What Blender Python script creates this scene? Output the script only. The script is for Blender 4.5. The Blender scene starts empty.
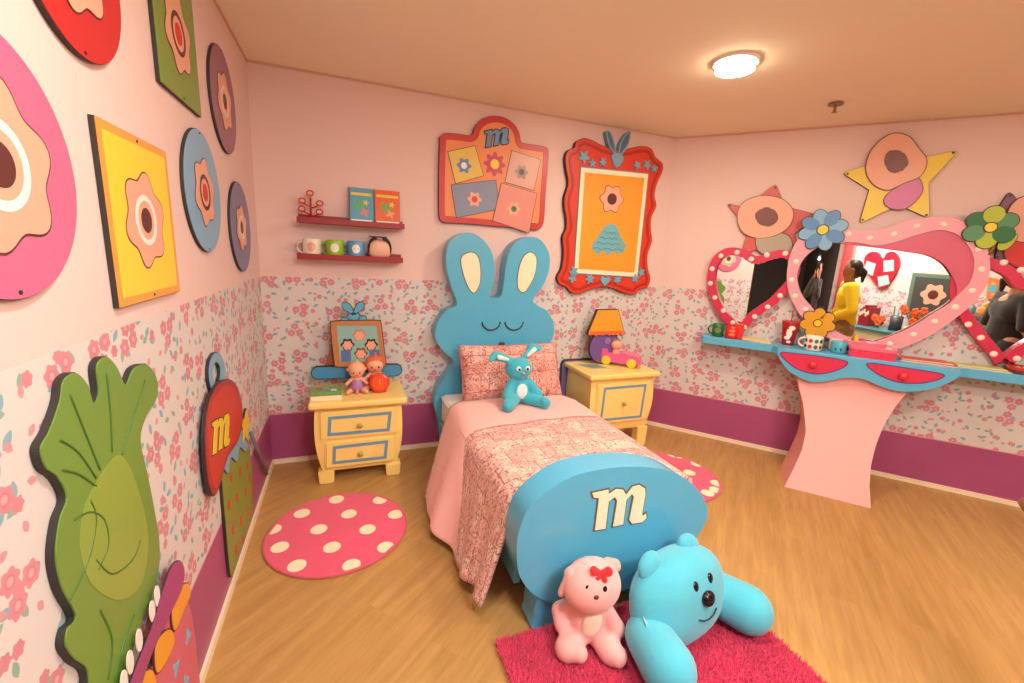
import bpy, bmesh, math, random
from math import sin, cos, pi, radians, sqrt, atan2, exp
from mathutils import Vector, Matrix, geometry
random.seed(7)
S = bpy.context.scene
COL = S.collection
V = Vector

# ------------------------------------------------------------------ camera
CAM = V((0.5203, -3.2280, 1.5576)); YAW, PITCH, ROLL, FOC = 0.37324, -0.20199, 0.05233, 430.32
_f = V((sin(YAW)*cos(PITCH), cos(YAW)*cos(PITCH), sin(PITCH)))
_r0 = V((cos(YAW), -sin(YAW), 0)); _u0 = _r0.cross(_f)
_r = _r0*cos(ROLL)+_u0*sin(ROLL); _u = _u0*cos(ROLL)-_r0*sin(ROLL)
def ray(x, y): return _f+_r*((x-512)/FOC)+_u*((341.5-y)/FOC)
cd = bpy.data.cameras.new('camera'); cam = bpy.data.objects.new('camera', cd); COL.objects.link(cam)
M3 = Matrix((_r, _u, -_f)).transposed()
cam.matrix_world = Matrix.Translation(CAM) @ M3.to_4x4()
cd.sensor_width = 36; cd.lens = FOC/1024*36; cd.clip_start = 0.02
S.camera = cam
S.view_settings.view_transform = 'Standard'; S.view_settings.look = 'None'
S.view_settings.gamma = 1; S.view_settings.use_curve_mapping = False
S.view_settings.exposure = -0.10

# ------------------------------------------------------------------ materials
def lin(c): c /= 255.0; return c/12.92 if c <= .04045 else ((c+.055)/1.055)**2.4
def rgb(c): return (lin(c[0]), lin(c[1]), lin(c[2]), 1)
class NT:
    def __init__(s, m): s.t = m.node_tree; s.n = s.t.nodes; s.l = s.t.links
    def new(s, k, **kw):
        n = s.n.new(k)
        for a, b in kw.items(): setattr(n, a, b)
        return n
    def link(s, a, b): s.l.new(a, b)
    def put(s, sock, v):
        if hasattr(v, 'is_linked') or isinstance(v, bpy.types.NodeSocket): s.link(v, sock)
        else: sock.default_value = v
    def math(s, op, a, b=0.0, c=None):
        n = s.new('ShaderNodeMath', operation=op); s.put(n.inputs[0], a); s.put(n.inputs[1], b)
        if c is not None: s.put(n.inputs[2], c)
        return n.outputs[0]
    def vmath(s, op, a, b=(0, 0, 0)):
        n = s.new('ShaderNodeVectorMath', operation=op); s.put(n.inputs[0], a); s.put(n.inputs[1], b); return n.outputs[0]
    def mix(s, f, a, b):
        n = s.new('ShaderNodeMix', data_type='RGBA'); s.put(n.inputs[0], f); s.put(n.inputs[6], a); s.put(n.inputs[7], b); return n.outputs[2]
    def sep(s, v):
        n = s.new('ShaderNodeSeparateXYZ'); s.link(v, n.inputs[0]); return n.outputs
    def comb(s, x, y, z=0.0):
        n = s.new('ShaderNodeCombineXYZ'); s.put(n.inputs[0], x); s.put(n.inputs[1], y); s.put(n.inputs[2], z); return n.outputs[0]
    def noise(s, v, sc, det=3, rough=.5):
        n = s.new('ShaderNodeTexNoise'); n.inputs['Scale'].default_value = sc; n.inputs['Detail'].default_value = det
        n.inputs['Roughness'].default_value = rough
        if v is not None: s.link(v, n.inputs['Vector'])
        return n.outputs['Fac']
    def ramp(s, v, lo, hi):
        n = s.new('ShaderNodeMapRange', clamp=True); s.put(n.inputs[0], v); n.inputs[1].default_value = lo; n.inputs[2].default_value = hi
        return n.outputs[0]
_m = {}
def mat(name, col, rough=.5, var=.05, vs=9, bump=0, bs=60, metal=0, emit=0, coat=0, sheen=0, alpha=1):
    if name in _m: return _m[name]
    m = bpy.data.materials.new(name); m.use_nodes = True; _m[name] = m
    t = NT(m); b = t.n['Principled BSDF']
    tc = t.new('ShaderNodeTexCoord').outputs['Object']
    c = rgb(col)
    if var:
        nz = t.noise(tc, vs, 3)
        lo = tuple(x*(1-var) for x in c[:3])+(1,); hi = tuple(min(1, x*(1+var)) for x in c[:3])+(1,)
        t.link(t.mix(nz, lo, hi), b.inputs['Base Color'])
    else: b.inputs['Base Color'].default_value = c
    b.inputs['Roughness'].default_value = rough; b.inputs['Metallic'].default_value = metal
    b.inputs['Coat Weight'].default_value = coat; b.inputs['Sheen Weight'].default_value = sheen
    if emit: b.inputs['Emission Color'].default_value = c; b.inputs['Emission Strength'].default_value = emit
    if bump:
        bn = t.new('ShaderNodeBump'); bn.inputs['Strength'].default_value = bump; bn.inputs['Distance'].default_value = .004
        t.link(t.noise(tc, bs, 4), bn.inputs['Height']); t.link(bn.outputs[0], b.inputs['Normal'])
    return m
def pl(name, col, **k): return mat(name, col, rough=k.pop('rough', .38), **k)      # painted / printed board
def cloth(name, col, **k): return mat(name, col, rough=.9, sheen=.35, bump=k.pop('bump', .5), bs=k.pop('bs', 260), **k)

HW, HP, H = 1.3295, .371, 2.6
def wall_material():
    m = bpy.data.materials.new('wallpaper_wall'); m.use_nodes = True; t = NT(m); b = t.n['Principled BSDF']
    uv = t.new('ShaderNodeUVMap').outputs[0]
    z = t.sep(uv)[1]
    col = rgb((214, 206, 202))
    def vor(scale, off, rnd):
        n = t.new('ShaderNodeTexVoronoi', voronoi_dimensions='2D'); n.inputs['Scale'].default_value = scale
        n.inputs['Randomness'].default_value = rnd
        p = t.vmath('ADD', uv, off); t.link(p, n.inputs['Vector'])
        d = t.vmath('SUBTRACT', p, n.outputs['Position'])
        r = n.outputs['Color']; return d, t.sep(r)
    def rot(d, ang):
        x, y, _ = t.sep(d); c = t.math('COSINE', ang); s = t.math('SINE', ang)
        return (t.math('SUBTRACT', t.math('MULTIPLY', x, c), t.math('MULTIPLY', y, s)),
                t.math('ADD', t.math('MULTIPLY', x, s), t.math('MULTIPLY', y, c)))
    def hyp(x, y): return t.math('SQRT', t.math('ADD', t.math('MULTIPLY', x, x), t.math('MULTIPLY', y, y)))
    def flower(x, y, R, n=6):
        r = hyp(x, y); th = t.math('ARCTAN2', y, x)
        lim = t.math('MULTIPLY_ADD', t.math('COSINE', t.math('MULTIPLY', th, float(n))), R*.10, R*.92)
        return t.math('LESS_THAN', r, lim), r
    # small leaves
    def leaves(col, scale, off, L, Wd, thr, c):
        d, k = vor(scale, off, .9); x, y = rot(d, t.math('MULTIPLY', k[0], 6.283))
        yy = t.math('ADD', t.math('ABSOLUTE', y), t.math('MULTIPLY', t.math('MULTIPLY', x, x), Wd*.9/(L*L)))
        msk = t.math('MULTIPLY', t.math('LESS_THAN', yy, Wd), t.math('LESS_THAN', k[1], thr))
        return t.mix(msk, col, c)
    col = leaves(col, 11.5, (3.1, 7.7, 0), .018, .0092, .82, rgb((136, 172, 186)))
    col = leaves(col, 12.5, (13.3, 1.9, 0), .016, .0085, .75, rgb((146, 172, 160)))
    col = leaves(col, 13, (23.3, 11.9, 0), .012, .008, .6, rgb((208, 150, 156)))
    # single flowers
    d, k = vor(9.5, (5.5, 2.2, 0), .8); x, y = rot(d, t.math('MULTIPLY', k[0], 6.283))
    f, r = flower(x, y, .016); f = t.math('MULTIPLY', f, t.math('LESS_THAN', k[1], .7))
    pk = t.mix(k[2], rgb((214, 142, 152)), rgb((204, 132, 142)))
    col = t.mix(f, col, pk)
    # clusters of three
    d, k = vor(5.6, (0, 0, 0), .5); x, y = rot(d, t.math('MULTIPLY', k[0], 6.283))
    r = hyp(x, y); th = t.math('ARCTAN2', y, x)
    tm = t.math('SUBTRACT', t.math('FLOORED_MODULO', t.math('ADD', th, 7.0), 2.0944), 1.0472)
    x2 = t.math('SUBTRACT', t.math('MULTIPLY', r, t.math('COSINE', tm)), .029); y2 = t.math('MULTIPLY', r, t.math('SINE', tm))
    f, r2 = flower(x2, y2, .0245)
    f = t.math('MULTIPLY', f, t.math('LESS_THAN', k[1], .97))
    fc = t.mix(t.ramp(r2, .003, .012), rgb((222, 166, 172)), pk)
    ringm = t.math('LESS_THAN', t.math('ABSOLUTE', t.math('SUBTRACT', r2, .010)), .0018)
    fc = t.mix(t.math('MULTIPLY', ringm, .5), fc, rgb((186, 108, 120)))
    col = t.mix(f, col, fc)
    # zones by height on the wall
    paint = t.mix(t.noise(uv, 1.3, 2), rgb((232, 203, 196)), rgb((228, 198, 191)))
    purple = t.mix(t.noise(uv, 2.2, 2), rgb((172, 82, 128)), rgb((164, 76, 120)))
    col = t.mix(t.math('GREATER_THAN', z, HW), col, paint)
    col = t.mix(t.math('LESS_THAN', z, HP), col, purple)
    edge = t.math('LESS_THAN', t.math('ABSOLUTE', t.math('SUBTRACT', z, HP)), .004)
    col = t.mix(edge, col, rgb((214, 150, 160)))
    t.link(col, b.inputs['Base Color']); b.inputs['Roughness'].default_value = .55
    t.put(b.inputs['Roughness'], t.math('MULTIPLY_ADD', t.math('LESS_THAN', z, HP), -.22, .62))
    bn = t.new('ShaderNodeBump'); bn.inputs['Strength'].default_value = .12; bn.inputs['Distance'].default_value = .002
    t.link(t.noise(uv, 160, 2), bn.inputs['Height']); t.link(bn.outputs[0], b.inputs['Normal'])
    return m
def floor_material():
    m = bpy.data.materials.new('oak_vinyl_floor'); m.use_nodes = True; t = NT(m); b = t.n['Principled BSDF']
    tc = t.new('ShaderNodeTexCoord').outputs['Object']
    mp = t.new('ShaderNodeMapping', vector_type='POINT'); t.link(tc, mp.inputs[0]); mp.inputs['Rotation'].default_value[2] = -radians(40.7)
    p = mp.outputs[0]
    br = t.new('ShaderNodeTexBrick'); t.link(p, br.inputs['Vector']); br.offset = .37
    br.inputs['Scale'].default_value = 1; br.inputs['Brick Width'].default_value = 1.2; br.inputs['Row Height'].default_value = .18
    br.inputs['Mortar Size'].default_value = .0012; br.inputs['Mortar Smooth'].default_value = .3
    br.inputs['Color1'].default_value = (0, 0, 0, 1); br.inputs['Color2'].default_value = (1, 1, 1, 1); br.inputs['Mortar'].default_value = (.5, .5, .5, 1)
    sc = t.vmath('MULTIPLY', p, (1.2, 13, 1))
    shift = t.vmath('ADD', sc, t.comb(t.math('MULTIPLY', t.sep(br.outputs['Color'])[0], 9.0), 0.0))
    g1 = t.noise(shift, 1.6, 5, .6)
    g2 = t.noise(t.vmath('MULTIPLY', p, (7, 60, 1)), 1.0, 5, .65)
    col = t.mix(t.ramp(g1, .33, .72), rgb((176, 132, 74)), rgb((200, 156, 94)))
    col = t.mix(t.math('MULTIPLY', t.ramp(g2, .48, .72), .38), col, rgb((160, 116, 70)))
    col = t.mix(t.math('MULTIPLY', t.sep(br.outputs['Color'])[0], .10), col, rgb((172, 128, 80)))
    col = t.mix(t.math('MULTIPLY', br.outputs['Fac'], .12), col, rgb((130, 92, 56)))
    t.link(col, b.inputs['Base Color']); t.put(b.inputs['Roughness'], t.math('MULTIPLY_ADD', g2, .15, .34))
    b.inputs['Specular IOR Level'].default_value = .4
    bn = t.new('ShaderNodeBump'); bn.inputs['Strength'].default_value = .15; bn.inputs['Distance'].default_value = .002
    t.link(g2, bn.inputs['Height']); t.link(bn.outputs[0], b.inputs['Normal'])
    return m
def comic_material(name='comic_print', base=(240, 184, 172), ink=(150, 62, 62), pale=(248, 212, 196)):
    m = bpy.data.materials.new(name); m.use_nodes = True; t = NT(m); b = t.n['Principled BSDF']
    uv = t.new('ShaderNodeUVMap').outputs[0]
    br = t.new('ShaderNodeTexBrick'); t.link(uv, br.inputs['Vector']); br.offset = .42; br.squash = 1.45; br.squash_frequency = 3
    br.inputs['Scale'].default_value = 1; br.inputs['Brick Width'].default_value = .19; br.inputs['Row Height'].default_value = .135
    br.inputs['Mortar Size'].default_value = .0022; br.inputs['Mortar Smooth'].default_value = .1
    br.inputs['Color1'].default_value = (0, 0, 0, 1); br.inputs['Color2'].default_value = (1, 1, 1, 1); br.inputs['Mortar'].default_value = (0, 0, 0, 1)
    pc = t.sep(br.outputs['Color'])[0]
    off = t.vmath('ADD', uv, t.comb(t.math('MULTIPLY', pc, 5.0), t.math('MULTIPLY', pc, 3.0)))
    def lines(sc, w, lv=.5):
        n = t.noise(off, sc, 2.5, .45)
        return t.math('LESS_THAN', t.math('ABSOLUTE', t.math('SUBTRACT', n, lv)), w)
    l = t.math('MAXIMUM', lines(30, .017), lines(46, .016, .56))
    l = t.math('MAXIMUM', l, t.math('GREATER_THAN', t.noise(off, 60, 2), .76))
    x, y, _ = t.sep(uv)
    txt = t.math('MULTIPLY', t.math('LESS_THAN', t.math('FLOORED_MODULO', y, .0125), .006),
                 t.math('GREATER_THAN', t.noise(t.vmath('MULTIPLY', off, (1, .35, 1)), 130, 1), .5))
    txt = t.math('MULTIPLY', txt, t.math('GREATER_THAN', t.noise(off, 11, 1), .6))
    l = t.math('MAXIMUM', l, txt)
    col = t.mix(t.ramp(t.noise(off, 7, 1), .50, .60), rgb(base), rgb(pale))
    col = t.mix(t.math('MULTIPLY', l, .85), col, rgb(ink))
    col = t.mix(t.math('MULTIPLY', br.outputs['Fac'], .8), col, rgb(ink))
    t.link(col, b.inputs['Base Color']); b.inputs['Roughness'].default_value = .85; b.inputs['Sheen Weight'].default_value = .2
    bn = t.new('ShaderNodeBump'); bn.inputs['Strength'].default_value = .35; bn.inputs['Distance'].default_value = .01
    t.link(t.noise(uv, 14, 3), bn.inputs['Height']); t.link(bn.outputs[0], b.inputs['Normal'])
    return m

BLUE = pl('sky_blue_lacquer', (88, 178, 214), rough=.3, coat=.2)
BLUED = pl('blue_lacquer_shelf', (96, 178, 214), rough=.35)
CREAM = pl('cream_paint', (246, 234, 200)); INK = pl('black_ink', (52, 42, 42), var=0); EDGE = pl('black_board_edge', (48, 44, 42), rough=.6)
DGREY = pl('dark_grey_line', (80, 74, 70), var=0)
YEL = pl('pale_yellow_lacquer', (252, 218, 128), rough=.35, coat=.15); DBLUE = pl('dull_blue_trim', (110, 158, 180))
PEACH = pl('peach_print', (232, 168, 142), var=.02); BROWN = pl('dark_brown_print', (92, 44, 42), var=.02)
RED = pl('red_print', (205, 52, 48), var=.03); PINKP = pl('pink_print', (226, 112, 152), var=.03)
YP = pl('yellow_print', (236, 205, 58), var=.03); OP = pl('orange_print', (232, 156, 66), var=.04)
WHITE = pl('white_gloss', (240, 236, 228), rough=.25); GREEN = pl('green_print', (112, 148, 62), var=.05, vs=4)
DGREEN = pl('dark_green_print', (70, 110, 44)); PURP = pl('purple_print', (150, 72, 120), var=.04)
LBLUE = pl('light_blue_print', (128, 176, 208), var=.04); TEAL = pl('teal_print', (112, 176, 192), var=.04)
WALL = wall_material(); FLOOR = floor_material(); COMIC = comic_material()
CEIL = mat('ceiling_paint', (246, 232, 206), rough=.9, var=.015, vs=2)
SKIRT = pl('cream_skirting', (246, 226, 196), rough=.4)

# ------------------------------------------------------------------ geometry helpers
def base_of(o):
    p = V((0, 0, 0))
    while o is not None: p = p+o.location; o = o.parent
    return p
def obj(name, bm, m, parent=None, smooth=False, mods=None, ang=None):
    """links the bmesh (world coordinates) as ONE object; top-level objects get their origin at their base"""
    bmesh.ops.recalc_face_normals(bm, faces=bm.faces) if len(bm.faces) else None
    if parent is not None: org = base_of(parent)
    else:
        xs = [v.co for v in bm.verts]
        org = V(((min(p.x for p in xs)+max(p.x for p in xs))/2, (min(p.y for p in xs)+max(p.y for p in xs))/2, min(p.z for p in xs)))
    for v in bm.verts: v.co -= org
    me = bpy.data.meshes.new(name); bm.to_mesh(me); bm.free()
    for k in (m if isinstance(m, (list, tuple)) else [m]): me.materials.append(k)
    if smooth:
        for p in me.polygons: p.use_smooth = True
    if ang is not None: me.set_sharp_from_angle(angle=radians(ang))
    o = bpy.data.objects.new(name, me); COL.objects.link(o)
    if parent is not None: o.parent = parent
    else: o.location = org
    return o
def empty(name, loc, label=None, cat=None, group=None):
    o = bpy.data.objects.new(name, None); COL.objects.link(o); o.location = V(loc); o.empty_display_size = .05
    return tag(o, label, cat, group)
def tag(o, label=None, cat=None, group=None, kind=None):
    if label: o['label'] = label
    if cat: o['category'] = cat
    if group: o['group'] = group
    if kind: o['kind'] = kind
    return o
def struct(name, bm, m, **k): return tag(obj(name, bm, m, **k), kind='structure')
def copytree(root, delta, rotz=0, label=None, group=None):
    r = root.copy(); COL.objects.link(r); r.location = root.location+V(delta); r.rotation_euler[2] += rotz
    if label: r['label'] = label
    if group: r['group'] = group
    for ch in list(root.children):
        c = ch.copy(); COL.objects.link(c); c.parent = r
        for g in ch.children:
            d = g.copy(); COL.objects.link(d); d.parent = c
    return r
def BM(): return bmesh.new()
class Frame:
    """a plane: o origin, u right, v up, n out of it"""
    def __init__(s, o, u, v, n=None):
        s.o = V(o); s.u = V(u).normalized(); s.v = V(v).normalized(); s.n = V(n).normalized() if n is not None else s.u.cross(s.v)
    def P(s, a, b, w=0): return s.o+s.u*a+s.v*b+s.n*w
    def px(s, x, y, w=0):
        d = ray(x, y); q = CAM+d*(((s.o+s.n*w-CAM).dot(s.n))/d.dot(s.n)); e = q-s.o
        return (e.dot(s.u), e.dot(s.v))
    def pts(s, L, w=0): return [s.px(x, y, w) for x, y in L]
RA = -0.86074
LW = Frame((0, 0, 0), (0, 1, 0), (0, 0, 1), (1, 0, 0))
BW = Frame((0, 0, 0), (1, 0, 0), (0, 0, 1), (0, -1, 0))
RW = Frame((3.198, 0, 0), (cos(RA), sin(RA), 0), (0, 0, 1), (sin(RA), -cos(RA), 0))
FL = Frame((0, 0, 0), (1, 0, 0), (0, 1, 0), (0, 0, 1))
def floorpt(x, y, z=0):
    d = ray(x, y); q = CAM+d*((z-CAM.z)/d.z); return q
def spline(P, n=6, closed=True):
    out = []; N = len(P)
    for i in range(N if closed else N-1):
        p0 = V(P[(i-1) % N]) if closed or i > 0 else V(P[0]); p1 = V(P[i]); p2 = V(P[(i+1) % N]); p3 = V(P[(i+2) % N]) if closed or i+2 < N else V(P[-1])
        for k in range(n):
            t = k/n
            out.append(tuple(.5*((2*p1)+(p2-p0)*t+(2*p0-5*p1+4*p2-p3)*t*t+(3*p1-p0-3*p2+p3)*t**3)))
    if not closed: out.append(tuple(P[-1]))
    return out
def area(P): return sum(P[i][0]*P[(i+1) % len(P)][1]-P[(i+1) % len(P)][0]*P[i][1] for i in range(len(P)))/2
def offset(P, d):
    """outward by d (inward if negative)"""
    s = 1 if area(P) > 0 else -1; out = []; N = len(P)
    for i in range(N):
        a, b, c = V(P[i-1]).to_2d() if len(P[i]) > 2 else V(P[i-1]), V(P[i]), V(P[(i+1) % N])
        e1 = (b-a); e2 = (c-b)
        if e1.length < 1e-9 or e2.length < 1e-9: out.append(tuple(b)); continue
        n1 = V((e1.y, -e1.x)).normalized(); n2 = V((e2.y, -e2.x)).normalized(); n = n1+n2
        if n.length < 1e-6: n = n1
        n.normalize(); k = min(1.8, 1/max(.3, n.dot(n1))); out.append(tuple(b+n*(d*s*k)))
    return out
def circ(c, r, n=40, ry=None, a0=0, a1=2*pi): return [(c[0]+r*cos(a0+(a1-a0)*i/n), c[1]+(ry or r)*sin(a0+(a1-a0)*i/n)) for i in range(n)]
def prism(bm, P, fr, w0, w1, holes=(), bev=0, mi=0, side=None):
    loops = [list(P)]+[list(h) for h in holes]
    tri = geometry.tessellate_polygon([[V((p[0], p[1], 0)) for p in L] for L in loops])
    flat = [p for L in loops for p in L]
    def lay(w): return [bm.verts.new(fr.P(p[0], p[1], w)) for p in flat]
    A = lay(w0); B = lay(w1)
    for t in tri:
        try:
            f = bm.faces.new([B[i] for i in t]); f.material_index = mi
            f = bm.faces.new([A[i] for i in reversed(t)]); f.material_index = mi
        except ValueError: pass
    k = 0
    for L in loops:
        n = len(L)
        for i in range(n):
            a, b = k+i, k+(i+1) % n
            try: f = bm.faces.new([A[a], A[b], B[b], B[a]]); f.material_index = mi if side is None else side
            except ValueError: pass
        k += n
    return bm
def board(P, fr, w0, w1, **k): return prism(BM(), P, fr, w0, w1, **k)
def box(bm, c, s, fr=None, bev=0, seg=2):
    """c centre, s sizes along u, v, n"""
    fr = fr or FL
    r = bmesh.ops.create_cube(bm, size=1); vs = r['verts']
    for v in vs: v.co = fr.P(c[0]+v.co.x*s[0], c[1]+v.co.y*s[1], c[2]+v.co.z*s[2])
    if bev:
        es = list({e for v in vs for e in v.link_edges})
        bmesh.ops.bevel(bm, geom=es, offset=bev, segments=seg, profile=.5, affect='EDGES')
    return bm
def lathe(bm, prof, c, axis=(0, 0, 1), n=24, sx=1, sy=1):
    ax = V(axis).normalized(); a = ax.orthogonal().normalized() if abs(ax.z) < .99 else V((1, 0, 0)); b = ax.cross(a)
    rings = []
    for r, h in prof:
        if r < 1e-6: rings.append([bm.verts.new(V(c)+ax*h)])
        else: rings.append([bm.verts.new(V(c)+ax*h+a*(r*sx*cos(2*pi*i/n))+b*(r*sy*sin(2*pi*i/n))) for i in range(n)])
    for R0, R1 in zip(rings, rings[1:]):
        for i in range(n):
            j = (i+1) % n
            if len(R0) == 1 and len(R1) == 1: continue
            if len(R0) == 1: bm.faces.new([R0[0], R1[i], R1[j]])
            elif len(R1) == 1: bm.faces.new([R0[i], R0[j], R1[0]])
            else: bm.faces.new([R0[i], R0[j], R1[j], R1[i]])
    return bm
def capsule(bm, p0, p1, r0, r1=None, n=20, m=7, flat=1.0):
    """tapered round-ended limb"""
    r1 = r0 if r1 is None else r1; p0 = V(p0); p1 = V(p1); L = (p1-p0).length
    pr = [(0, -r0)]+[(r0*sin(pi/2*i/m), -r0*cos(pi/2*i/m)) for i in range(1, m+1)]
    pr += [(r1*cos(pi/2*i/m), L+r1*sin(pi/2*i/m)) for i in range(0 if r0 != r1 or L > 0 else 1, m)]+[(0, L+r1)]
    return lathe(bm, pr, p0, (p1-p0) if L > 1e-6 else (0, 0, 1), n, 1, flat)
def ell(bm, c, r, R=None, n=24, m=14, e1=1, e2=1):
    """(super)ellipsoid; R 3x3 with columns right, forward, up"""
    R = R or Matrix.Identity(3)
    f = lambda t, e: math.copysign(abs(t)**e, t)
    rings = []
    for i in range(m+1):
        ph = -pi/2+pi*i/m
        if i in (0, m): rings.append([bm.verts.new(V(c)+R@V((0, 0, r[2]*(-1 if i == 0 else 1))))]); continue
        rings.append([bm.verts.new(V(c)+R@V((r[0]*f(cos(ph), e1)*f(cos(2*pi*k/n), e2), r[1]*f(cos(ph), e1)*f(sin(2*pi*k/n), e2), r[2]*f(sin(ph), e1)))) for k in range(n)])
    for A, B in zip(rings, rings[1:]):
        for k in range(n):
            j = (k+1) % n
            if len(A) == 1: bm.faces.new([A[0], B[j], B[k]])
            elif len(B) == 1: bm.faces.new([A[k], A[j], B[0]])
            else: bm.faces.new([A[k], A[j], B[j], B[k]])
    return bm
def tube(bm, P, r, n=8, close=False):
    P = [V(p) for p in P]; rings = []; N = len(P)
    up = V((0, 0, 1))
    for i, p in enumerate(P):
        t = (P[(i+1) % N]-P[i-1]) if close else (P[min(i+1, N-1)]-P[max(i-1, 0)])
        t.normalize(); a = t.cross(up) if abs(t.dot(up)) < .95 else t.cross(V((1, 0, 0))); a.normalize(); b = t.cross(a)
        rr = r[i] if isinstance(r, (list, tuple)) else r
        rings.append([bm.verts.new(p+a*(rr*cos(2*pi*k/n))+b*(rr*sin(2*pi*k/n))) for k in range(n)])
    for i in range(N if close else N-1):
        A, B = rings[i], rings[(i+1) % N]
        for k in range(n): bm.faces.new([A[k], A[(k+1) % n], B[(k+1) % n], B[k]])
    if not close: bm.faces.new(rings[0][::-1]); bm.faces.new(rings[-1])
    return bm
def remesh(o, vox=.008, sm=6):
    r = o.modifiers.new('r', 'REMESH'); r.mode = 'VOXEL'; r.voxel_size = vox; r.use_smooth_shade = True
    s = o.modifiers.new('s', 'SMOOTH'); s.iterations = sm; s.factor = .5
    return o
def uvplane(o, fn):
    me = o.data; uv = me.uv_layers.new(name='UVMap')
    mw = base_of(o)
    for l in me.loops: uv.data[l.index].uv = fn(me.vertices[l.vertex_index].co+mw)
M_GLYPH = [(348,180),(402,168),(403,184),(430,166),(452,168),(463,186),(485,158),(508,152),(526,163),(528,182),(517,245),(518,260),(530,250),(532,262),(518,278),(482,283),(473,270),(489,192),(482,182),(463,202),(452,286),(418,293),(432,206),(424,192),(403,208),(392,300),(356,306),(370,196),(352,194)]
def glyph_m(cx, cy, w, h):
    x0, x1, y0, y1 = 348, 532, 152, 306
    return [(cx+((x-x0)/(x1-x0)-.5)*w, cy-((y-y0)/(y1-y0)-.5)*h) for x, y in M_GLYPH]
FLASH_W = 3.0; FILL_PANEL_W = 50; DIFF_E = 105
# ------------------------------------------------------------------ the room
def wall(name, fr, L0, L1, uoff=0, h=H+.02, m=WALL):
    bm = BM(); prism(bm, [(L0, 0), (L1, 0), (L1, h), (L0, h)], fr, 0, -.12)
    o = struct(name, bm, m); uvplane(o, lambda p: ((p-fr.o).dot(fr.u)+uoff, p.z)); return o
wall('wall_left', LW, -2.72, .12, 11)
wall('wall_back', BW, -.12, 3.25, 0)
wall('wall_right', RW, -.03, 4.62, 3.198)
SW = Frame((6.3, -4.6, 0), (-1, 0, 0), (0, 0, 1), (0, 1, 0))
EW = Frame((6.2, -3.4, 0), (0, -1, 0), (0, 0, 1), (-1, 0, 0))
WW = Frame((-1.9, -5.5, 0), (0, 1, 0), (0, 0, 1), (1, 0, 0))
NWF = Frame((-1.9, -2.62, 0), (1, 0, 0), (0, 0, 1), (0, -1, 0))
DARK = mat('dark_corridor_paint', (70, 58, 54), rough=.8)
wall('wall_south', SW, 0, 6.0, 5)
wall("wall_east", EW, -.1, 1.3, 2)
struct('wall_corridor', prism(BM(), [(0, 0), (0, 0+H), (2.3, H), (2.3, 0)], WW, 0, -.1), DARK)
struct('wall_corridor_north', prism(BM(), [(-.1, 0), (-.1, H), (1.78, H), (1.78, 0)], NWF, 0, -.1), DARK)
struct('wall_corridor_south', prism(BM(), [(5.95, 0), (5.95, H), (8.3, H), (8.3, 0)], SW, 0, -.1), DARK)
b = BM(); prism(b, [(-2.0, -5.55), (6.4, -5.55), (6.4, .15), (-2.0, .15)], FL, -.06, 0); struct('floor', b, FLOOR)
b = BM(); prism(b, [(-2.0, -5.55), (6.4, -5.55), (6.4, .15), (-2.0, .15)], FL, H, H+.08); struct('ceiling', b, CEIL)
def skirt(name, fr, a, c):
    b = BM(); prism(b, [(a, 0), (c, 0), (c, .034), (a, .034)], fr, 0.0005, .013); struct(name, b, SKIRT)
skirt('baseboard_left', LW, -2.72, -.013); skirt('baseboard_back', BW, 0.0, 3.195); skirt('baseboard_right', RW, .008, 4.5)
skirt('baseboard_south', SW, .15, 5.4)
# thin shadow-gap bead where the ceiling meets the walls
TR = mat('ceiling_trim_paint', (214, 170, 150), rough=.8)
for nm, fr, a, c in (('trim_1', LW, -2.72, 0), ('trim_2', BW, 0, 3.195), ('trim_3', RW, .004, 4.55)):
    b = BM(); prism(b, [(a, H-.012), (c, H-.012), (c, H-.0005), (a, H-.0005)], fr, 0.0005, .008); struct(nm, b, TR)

# ------------------------------------------------------------------ lamps
def lamp(name, loc, power, size, col, label, visible=True):
    t = empty('ceiling_downlight', (loc[0], loc[1], H-.012), label, 'ceiling light', 'recessed ceiling lights')
    b = BM(); lathe(b, [(.098, .0115), (.118, .0115), (.118, .004), (.108, 0), (.098, .003)], (loc[0], loc[1], H-.012), n=40)
    obj('trim_ring', b, WHITE, t, smooth=True)
    b = BM(); lathe(b, [(0, -.026), (.04, -.024), (.075, -.016), (.093, -.003), (.098, .009), (.098, .0115), (0, .0115)], (loc[0], loc[1], H-.012), n=40)
    obj('diffuser', b, mat('lit_diffuser', (255, 238, 204), emit=DIFF_E, var=0), t, smooth=True)
    l = bpy.data.lights.new('downlight', 'AREA'); l.shape = 'DISK'; l.size = size; l.energy = power*.78; l.color = col
    o = bpy.data.objects.new('downlight', l); COL.objects.link(o); o.location = (loc[0], loc[1], H-.040)
    o.visible_camera = True
    return o
WARM = (1, .90, .75); NEUT = (1, .95, .90)
lamp('L1', (2.46, -1.282), 20, .19, WARM, 'glowing round ceiling light in view, between the bed and the mirrors')
lamp('L2', (.75, -2.45), 18, .19, NEUT, 'round recessed ceiling light nearest the left wall of plaques')
lamp('L3', (2.7, -3.0), 26, .19, WARM, 'round recessed ceiling light over the middle of the room behind the rug')
lamp('L4', (4.5, -3.2), 4, .19, WARM, 'round recessed ceiling light at the far right end of the room')
lamp('L5', (2.0, -4.0), 26, .19, WARM, 'round recessed ceiling light in front of the desk wall')

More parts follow.
